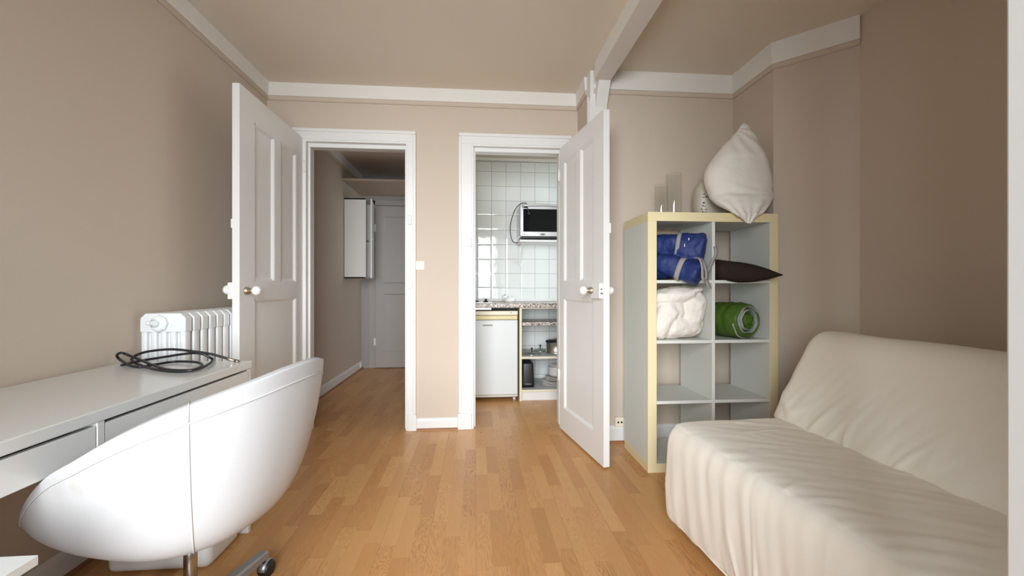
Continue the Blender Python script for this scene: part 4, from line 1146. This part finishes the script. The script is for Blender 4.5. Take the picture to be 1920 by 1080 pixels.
# ------------------------------------------------------------------ cast-iron radiator
rd = thing('radiator', 'white cast-iron column radiator between desk and open door', 'radiator', (-1.40, 2.4, 0))
RX0, RX1, RY, RZ = -1.487, -1.296, 2.045, .947
sec_me = None
NSEC = 12
for i in range(NSEC):
    y = RY + i * .060
    if i == 0 or i == 1:
        bb = NB(); th = .046 if i else .034; cw = .026
        ch = .022
        top = [(RX0, RZ - .085), (RX0, RZ - ch), (RX0 + ch, RZ), (RX1 - ch, RZ), (RX1, RZ - ch), (RX1, RZ - .085)]
        y_a, y_b = y - .017, y + .029
        prism(bb, top, 'y', y_a, y_b)
        prism(bb, [(RX0, .19), (RX0, .12), (RX0 + ch, .10), (RX1 - ch, .10), (RX1, .12), (RX1, .19)], 'y', y_a, y_b)
        step = (RX1 - RX0 - cw) / 4
        for k in range(5):
            x = RX0 + .002 + k * (step - .001); box(bb, x, x + cw, y_a + .0015, y_b - .0015, .15, RZ - .05, .008, 3)
        # slightly dished face between the columns
        box(bb, RX0 + .004, RX1 - .004, y + .002, y + .010, .15, RZ - .05)
        # nipples that join to the next section
        for zz in (.15, RZ - .05): lathe(bb, [(.030, .0), (.030, .034)], ((RX0 + RX1) / 2, y + .024, zz), (0, 1, 0), 18)
        bmesh.ops.recalc_face_normals(bb, faces=bb.faces[:])
        so = obj('section', bb, M['rad'], rd, autosmooth=40)
        bvm = so.modifiers.new('bevel', 'BEVEL'); bvm.width = .004; bvm.segments = 2; bvm.limit_method = 'ANGLE'; bvm.angle_limit = math.radians(50)
    else:
        c = so.copy(); C.objects.link(c); c.parent = rd; c.location = (0, (i - 1) * .060, 0)
cx_, cz_ = RX0 + .085, RZ - .045
b = NB(); lathe(b, [(.037, 0), (.037, .012), (.030, .016), (0, .016)], (cx_, RY - .017, cz_), (0, -1, 0), 8); pg = obj('plug', b, M['rad'], rd)
for p in pg.data.polygons: p.use_smooth = False
b = NB(); lathe(b, [(.018, .014), (.018, .026), (.010, .030), (.009, .050), (.006, .054), (0, .054)], (cx_ - .006, RY - .017, cz_), (-.25, -1, .1), 14); obj('bleed_valve', b, M['rad'], pg)
b = NB(); tube(b, [(RX0 - .008, RY + .03, 0), (RX0 - .008, RY + .03, .90)], .012, 12); obj('supply_pipe', b, M['rad'], rd)
for x in (RX0 + .02, RX1 - .02):
    for y in (RY + .005, RY + (NSEC - 1) * .06 + .005):
        b = NB(); tube(b, [(x, y, 0), (x, y, .12)], lambda t: .018 - .006 * t, 10); obj('foot', b, M['rad'], rd)

# ------------------------------------------------------------------ white tub chair on castors
CP = dict(zip('cx cy zb ph a b z0 sl q pw kw lean s1 s2 se q3 s3 e1 e2'.split(),
    (-0.8429, 1.3224, 0.3674, -0.2681, 0.3683, 0.3071, 0.6573, 0.2038, -0.0081, 0.3704, 1.5114, 0.0094, 0.0182, -0.0189, 0.8803, -0.0051, 0.0147, -0.0101, -0.0289)))
def shell_pt(th, s, shrink=0.0, dz=0.0):
    """outer skin of the tub: th round the rim, s from the bottom (0) to the rim (1)"""
    c = CP; g = Vector((math.cos(c['ph']), math.sin(c['ph']))); h = Vector((-g.y, g.x))
    f_ = math.sin(s * PI / 2) ** c['pw'] if s > 0 else 0; k = 1 - max(0, math.cos(s * PI / 2)) ** c['kw']
    sg = lambda v: math.copysign(abs(v) ** c['se'], v)
    rad = 1 + c['e1'] * math.sin(2 * th) + c['e2'] * math.cos(3 * th)
    u = (c['a'] - shrink) * sg(math.cos(th)) * f_ * rad + c['lean'] * k; v = (c['b'] - shrink) * sg(math.sin(th)) * f_ * rad
    zr = c['z0'] + c['sl'] * math.cos(th) + c['q'] * math.cos(2 * th) + c['s1'] * math.sin(th) + c['s2'] * math.sin(2 * th) + c['q3'] * math.cos(3 * th) + c['s3'] * math.sin(3 * th)
    return Vector((c['cx'] + u * g.x + v * h.x, c['cy'] + u * g.y + v * h.y, c['zb'] + (zr - c['zb']) * k + dz))
def tub_chair():
    ch = thing('tub_chair', 'white leather tub swivel chair pulled up to the white desk', 'chair', (CP['cx'], CP['cy'], 0))
    NT = 96
    ths = [2 * PI * k / NT for k in range(NT)]
    SE = .865
    ss = [0.0] + [SE * (i / 22) ** 1.5 for i in range(1, 23)]
    bb = NB(); Rr, fs = grid(bb, [[shell_pt(t, max(s, .004)) for t in ths] for s in ss], closed_u=True)
    bmesh.ops.remove_doubles(bb, verts=Rr[0], dist=.02)
    bmesh.ops.recalc_face_normals(bb, faces=bb.faces[:])
    sh_ = obj('shell', bb, M['leather'], ch, smooth=True)
    # padded rim that rolls over to the inside
    rows_ = [[shell_pt(t, SE) for t in ths]]
    rows_ = []
    for s in (SE, .90, .925, .95, .97, .985): rows_.append([shell_pt(t, s, 0 if s < .9 else .0) for t in ths])
    for sh, dz in ((.004, .000), (.014, .003), (.026, .000), (.038, -.010), (.046, -.03), (.054, -.08)):
        rows_.append([shell_pt(t, 1.0, sh, dz) for t in ths])
    for v, dn in ((.07, -.14),):
        rows_.append([shell_pt(t, 1.0, v, 0).lerp(shell_pt(t, .55, v, 0), .55) for t in ths])
    bb = NB(); grid(bb, rows_, closed_u=True); bmesh.ops.recalc_face_normals(bb, faces=bb.faces[:])
    rim = obj('rim', bb, M['leather'], ch, smooth=True)
    k2 = NB(); tube(k2, [shell_pt(t, SE, -.0012) for t in ths], .0022, 6, closed=True); obj('piping', k2, M['seam'], rim, smooth=True)
    for t0 in (math.radians(-48), math.radians(132)):
        k2 = NB(); tube(k2, [shell_pt(t0 + .12 * (1 - s) ** 2, s, -.0008) for s in [.10 + (SE - .10) * i / 30 for i in range(31)]], .0018, 6); obj('seam', k2, M['seam'], sh_, smooth=True)
        k2 = NB(); tube(k2, [shell_pt(t0, s, -.0008) for s in (SE, .91, .95, .985)] + [shell_pt(t0, 1, .018, .006)], .0018, 6); obj('seam', k2, M['seam'], rim, smooth=True)
    # seat cushion
    bb = NB(); lathe(bb, [(0, .09), (.14, .085), (.19, .07), (.205, .04), (.19, 0), (0, 0)], (CP['cx'], CP['cy'], .43), n=48); obj('seat_cushion', bb, M['leather'], ch)
    # column and star base
    hub = Vector((-.836, 1.325, 0))
    hub = Vector((-.832, 1.324, 0))
    bb = NB(); tube(bb, [hub + Vector((0, 0, .10)), hub + Vector((0, 0, .405))], .017, 20); obj('column', bb, M['chrome'], ch)
    bb = NB(); lathe(bb, [(.0, .065), (.038, .065), (.040, .115), (.028, .135), (.024, .20), (0, .20)], hub, n=24); bs = obj('hub', bb, M['black'], ch)
    cp_ = atZ(500, 1078, .0); a0 = math.atan2(cp_.y - hub.y, cp_.x - hub.x); L = .315
    for k in range(5):
        a = a0 + 2 * PI * k / 5; d = Vector((math.cos(a), math.sin(a), 0)); sd = Vector((-d.y, d.x, 0))
        bb = NB(); rows_ = []
        for t in (0, .25, .5, .75, 1):
            c = hub + d * (.03 + (L - .03) * t) + Vector((0, 0, .105 - .018 * t)); w = .024 - .006 * t; hh = .018 - .006 * t
            rows_.append([c + sd * w * sx + Vector((0, 0, hh * sz)) for sx, sz in ((-1, -1), (-1, .6), (-.7, 1), (.7, 1), (1, .6), (1, -1))])
        Rr, fs = grid(bb, rows_, closed_u=True, smooth=False); bb.faces.new(Rr[0]); bb.faces.new(Rr[-1][::-1]); bmesh.ops.recalc_face_normals(bb, faces=bb.faces[:])
        lg = obj('leg', bb, M['grey_metal'], ch)
        c = hub + d * L
        bb = NB(); 
        for s_ in (-1, 1): lathe(bb, [(0, .003), (.016, .003), (.026, .000), (.027, .009), (.024, .016), (0, .016)], c + sd * .004 * s_ + d * .012 + Vector((0, 0, .0275)), tuple(sd * s_), 24)
        tube(bb, [c + Vector((0, 0, .03)), c + Vector((0, 0, .088))], .006, 8)
        cw = obj('caster', bb, M['black'], lg)
        bb = NB(); rows_ = []
        for k_ in range(9):
            t = PI * k_ / 8
            q = c + d * (.012 + .030 * math.cos(t)) + Vector((0, 0, .0285 + .031 * math.sin(t)))
            rows_.append([q - sd * .014, q + sd * .014])
        grid(bb, rows_); oo = obj('caster_hood', bb, M['grey_metal'], lg, smooth=True); so_ = oo.modifiers.new('thickness', 'SOLIDIFY'); so_.thickness = .002
tub_chair()

# white bin under the desk and the low white table in the near corner
b = NB(); vs = box(b, -1.36, -.995, 1.69, 1.90, .002, .30, .028, 4)
for f_ in [f for f in b.faces if f.normal.z > .9 and f.calc_center_median().z > .29]: b.faces.remove(f_)
bn = obj('storage_bin', b, M['bin'], smooth=True); so_ = bn.modifiers.new('thickness', 'SOLIDIFY'); so_.thickness = .003
tag(bn, 'white plastic storage bin on the floor behind the tub chair', 'bin')
TZ = .58
c_ = atZ(72.5, 1040, TZ)
tb = thing('side_table', 'low white table corner just in view below the desk', 'table', (c_.x - .25, c_.y - .25, 0))
b = NB(); box(b, c_.x - .42, c_.x, c_.y - .5, c_.y, TZ - .018, TZ, .0015); obj('table_top', b, M['desk'], tb)
for x in (c_.x - .40, c_.x - .10):
    for y in (c_.y - .48, c_.y - .10):
        b = NB(); box(b, x, x + .03, y, y + .03, 0, TZ - .018, .002); obj('leg', b, M['desk'], tb)
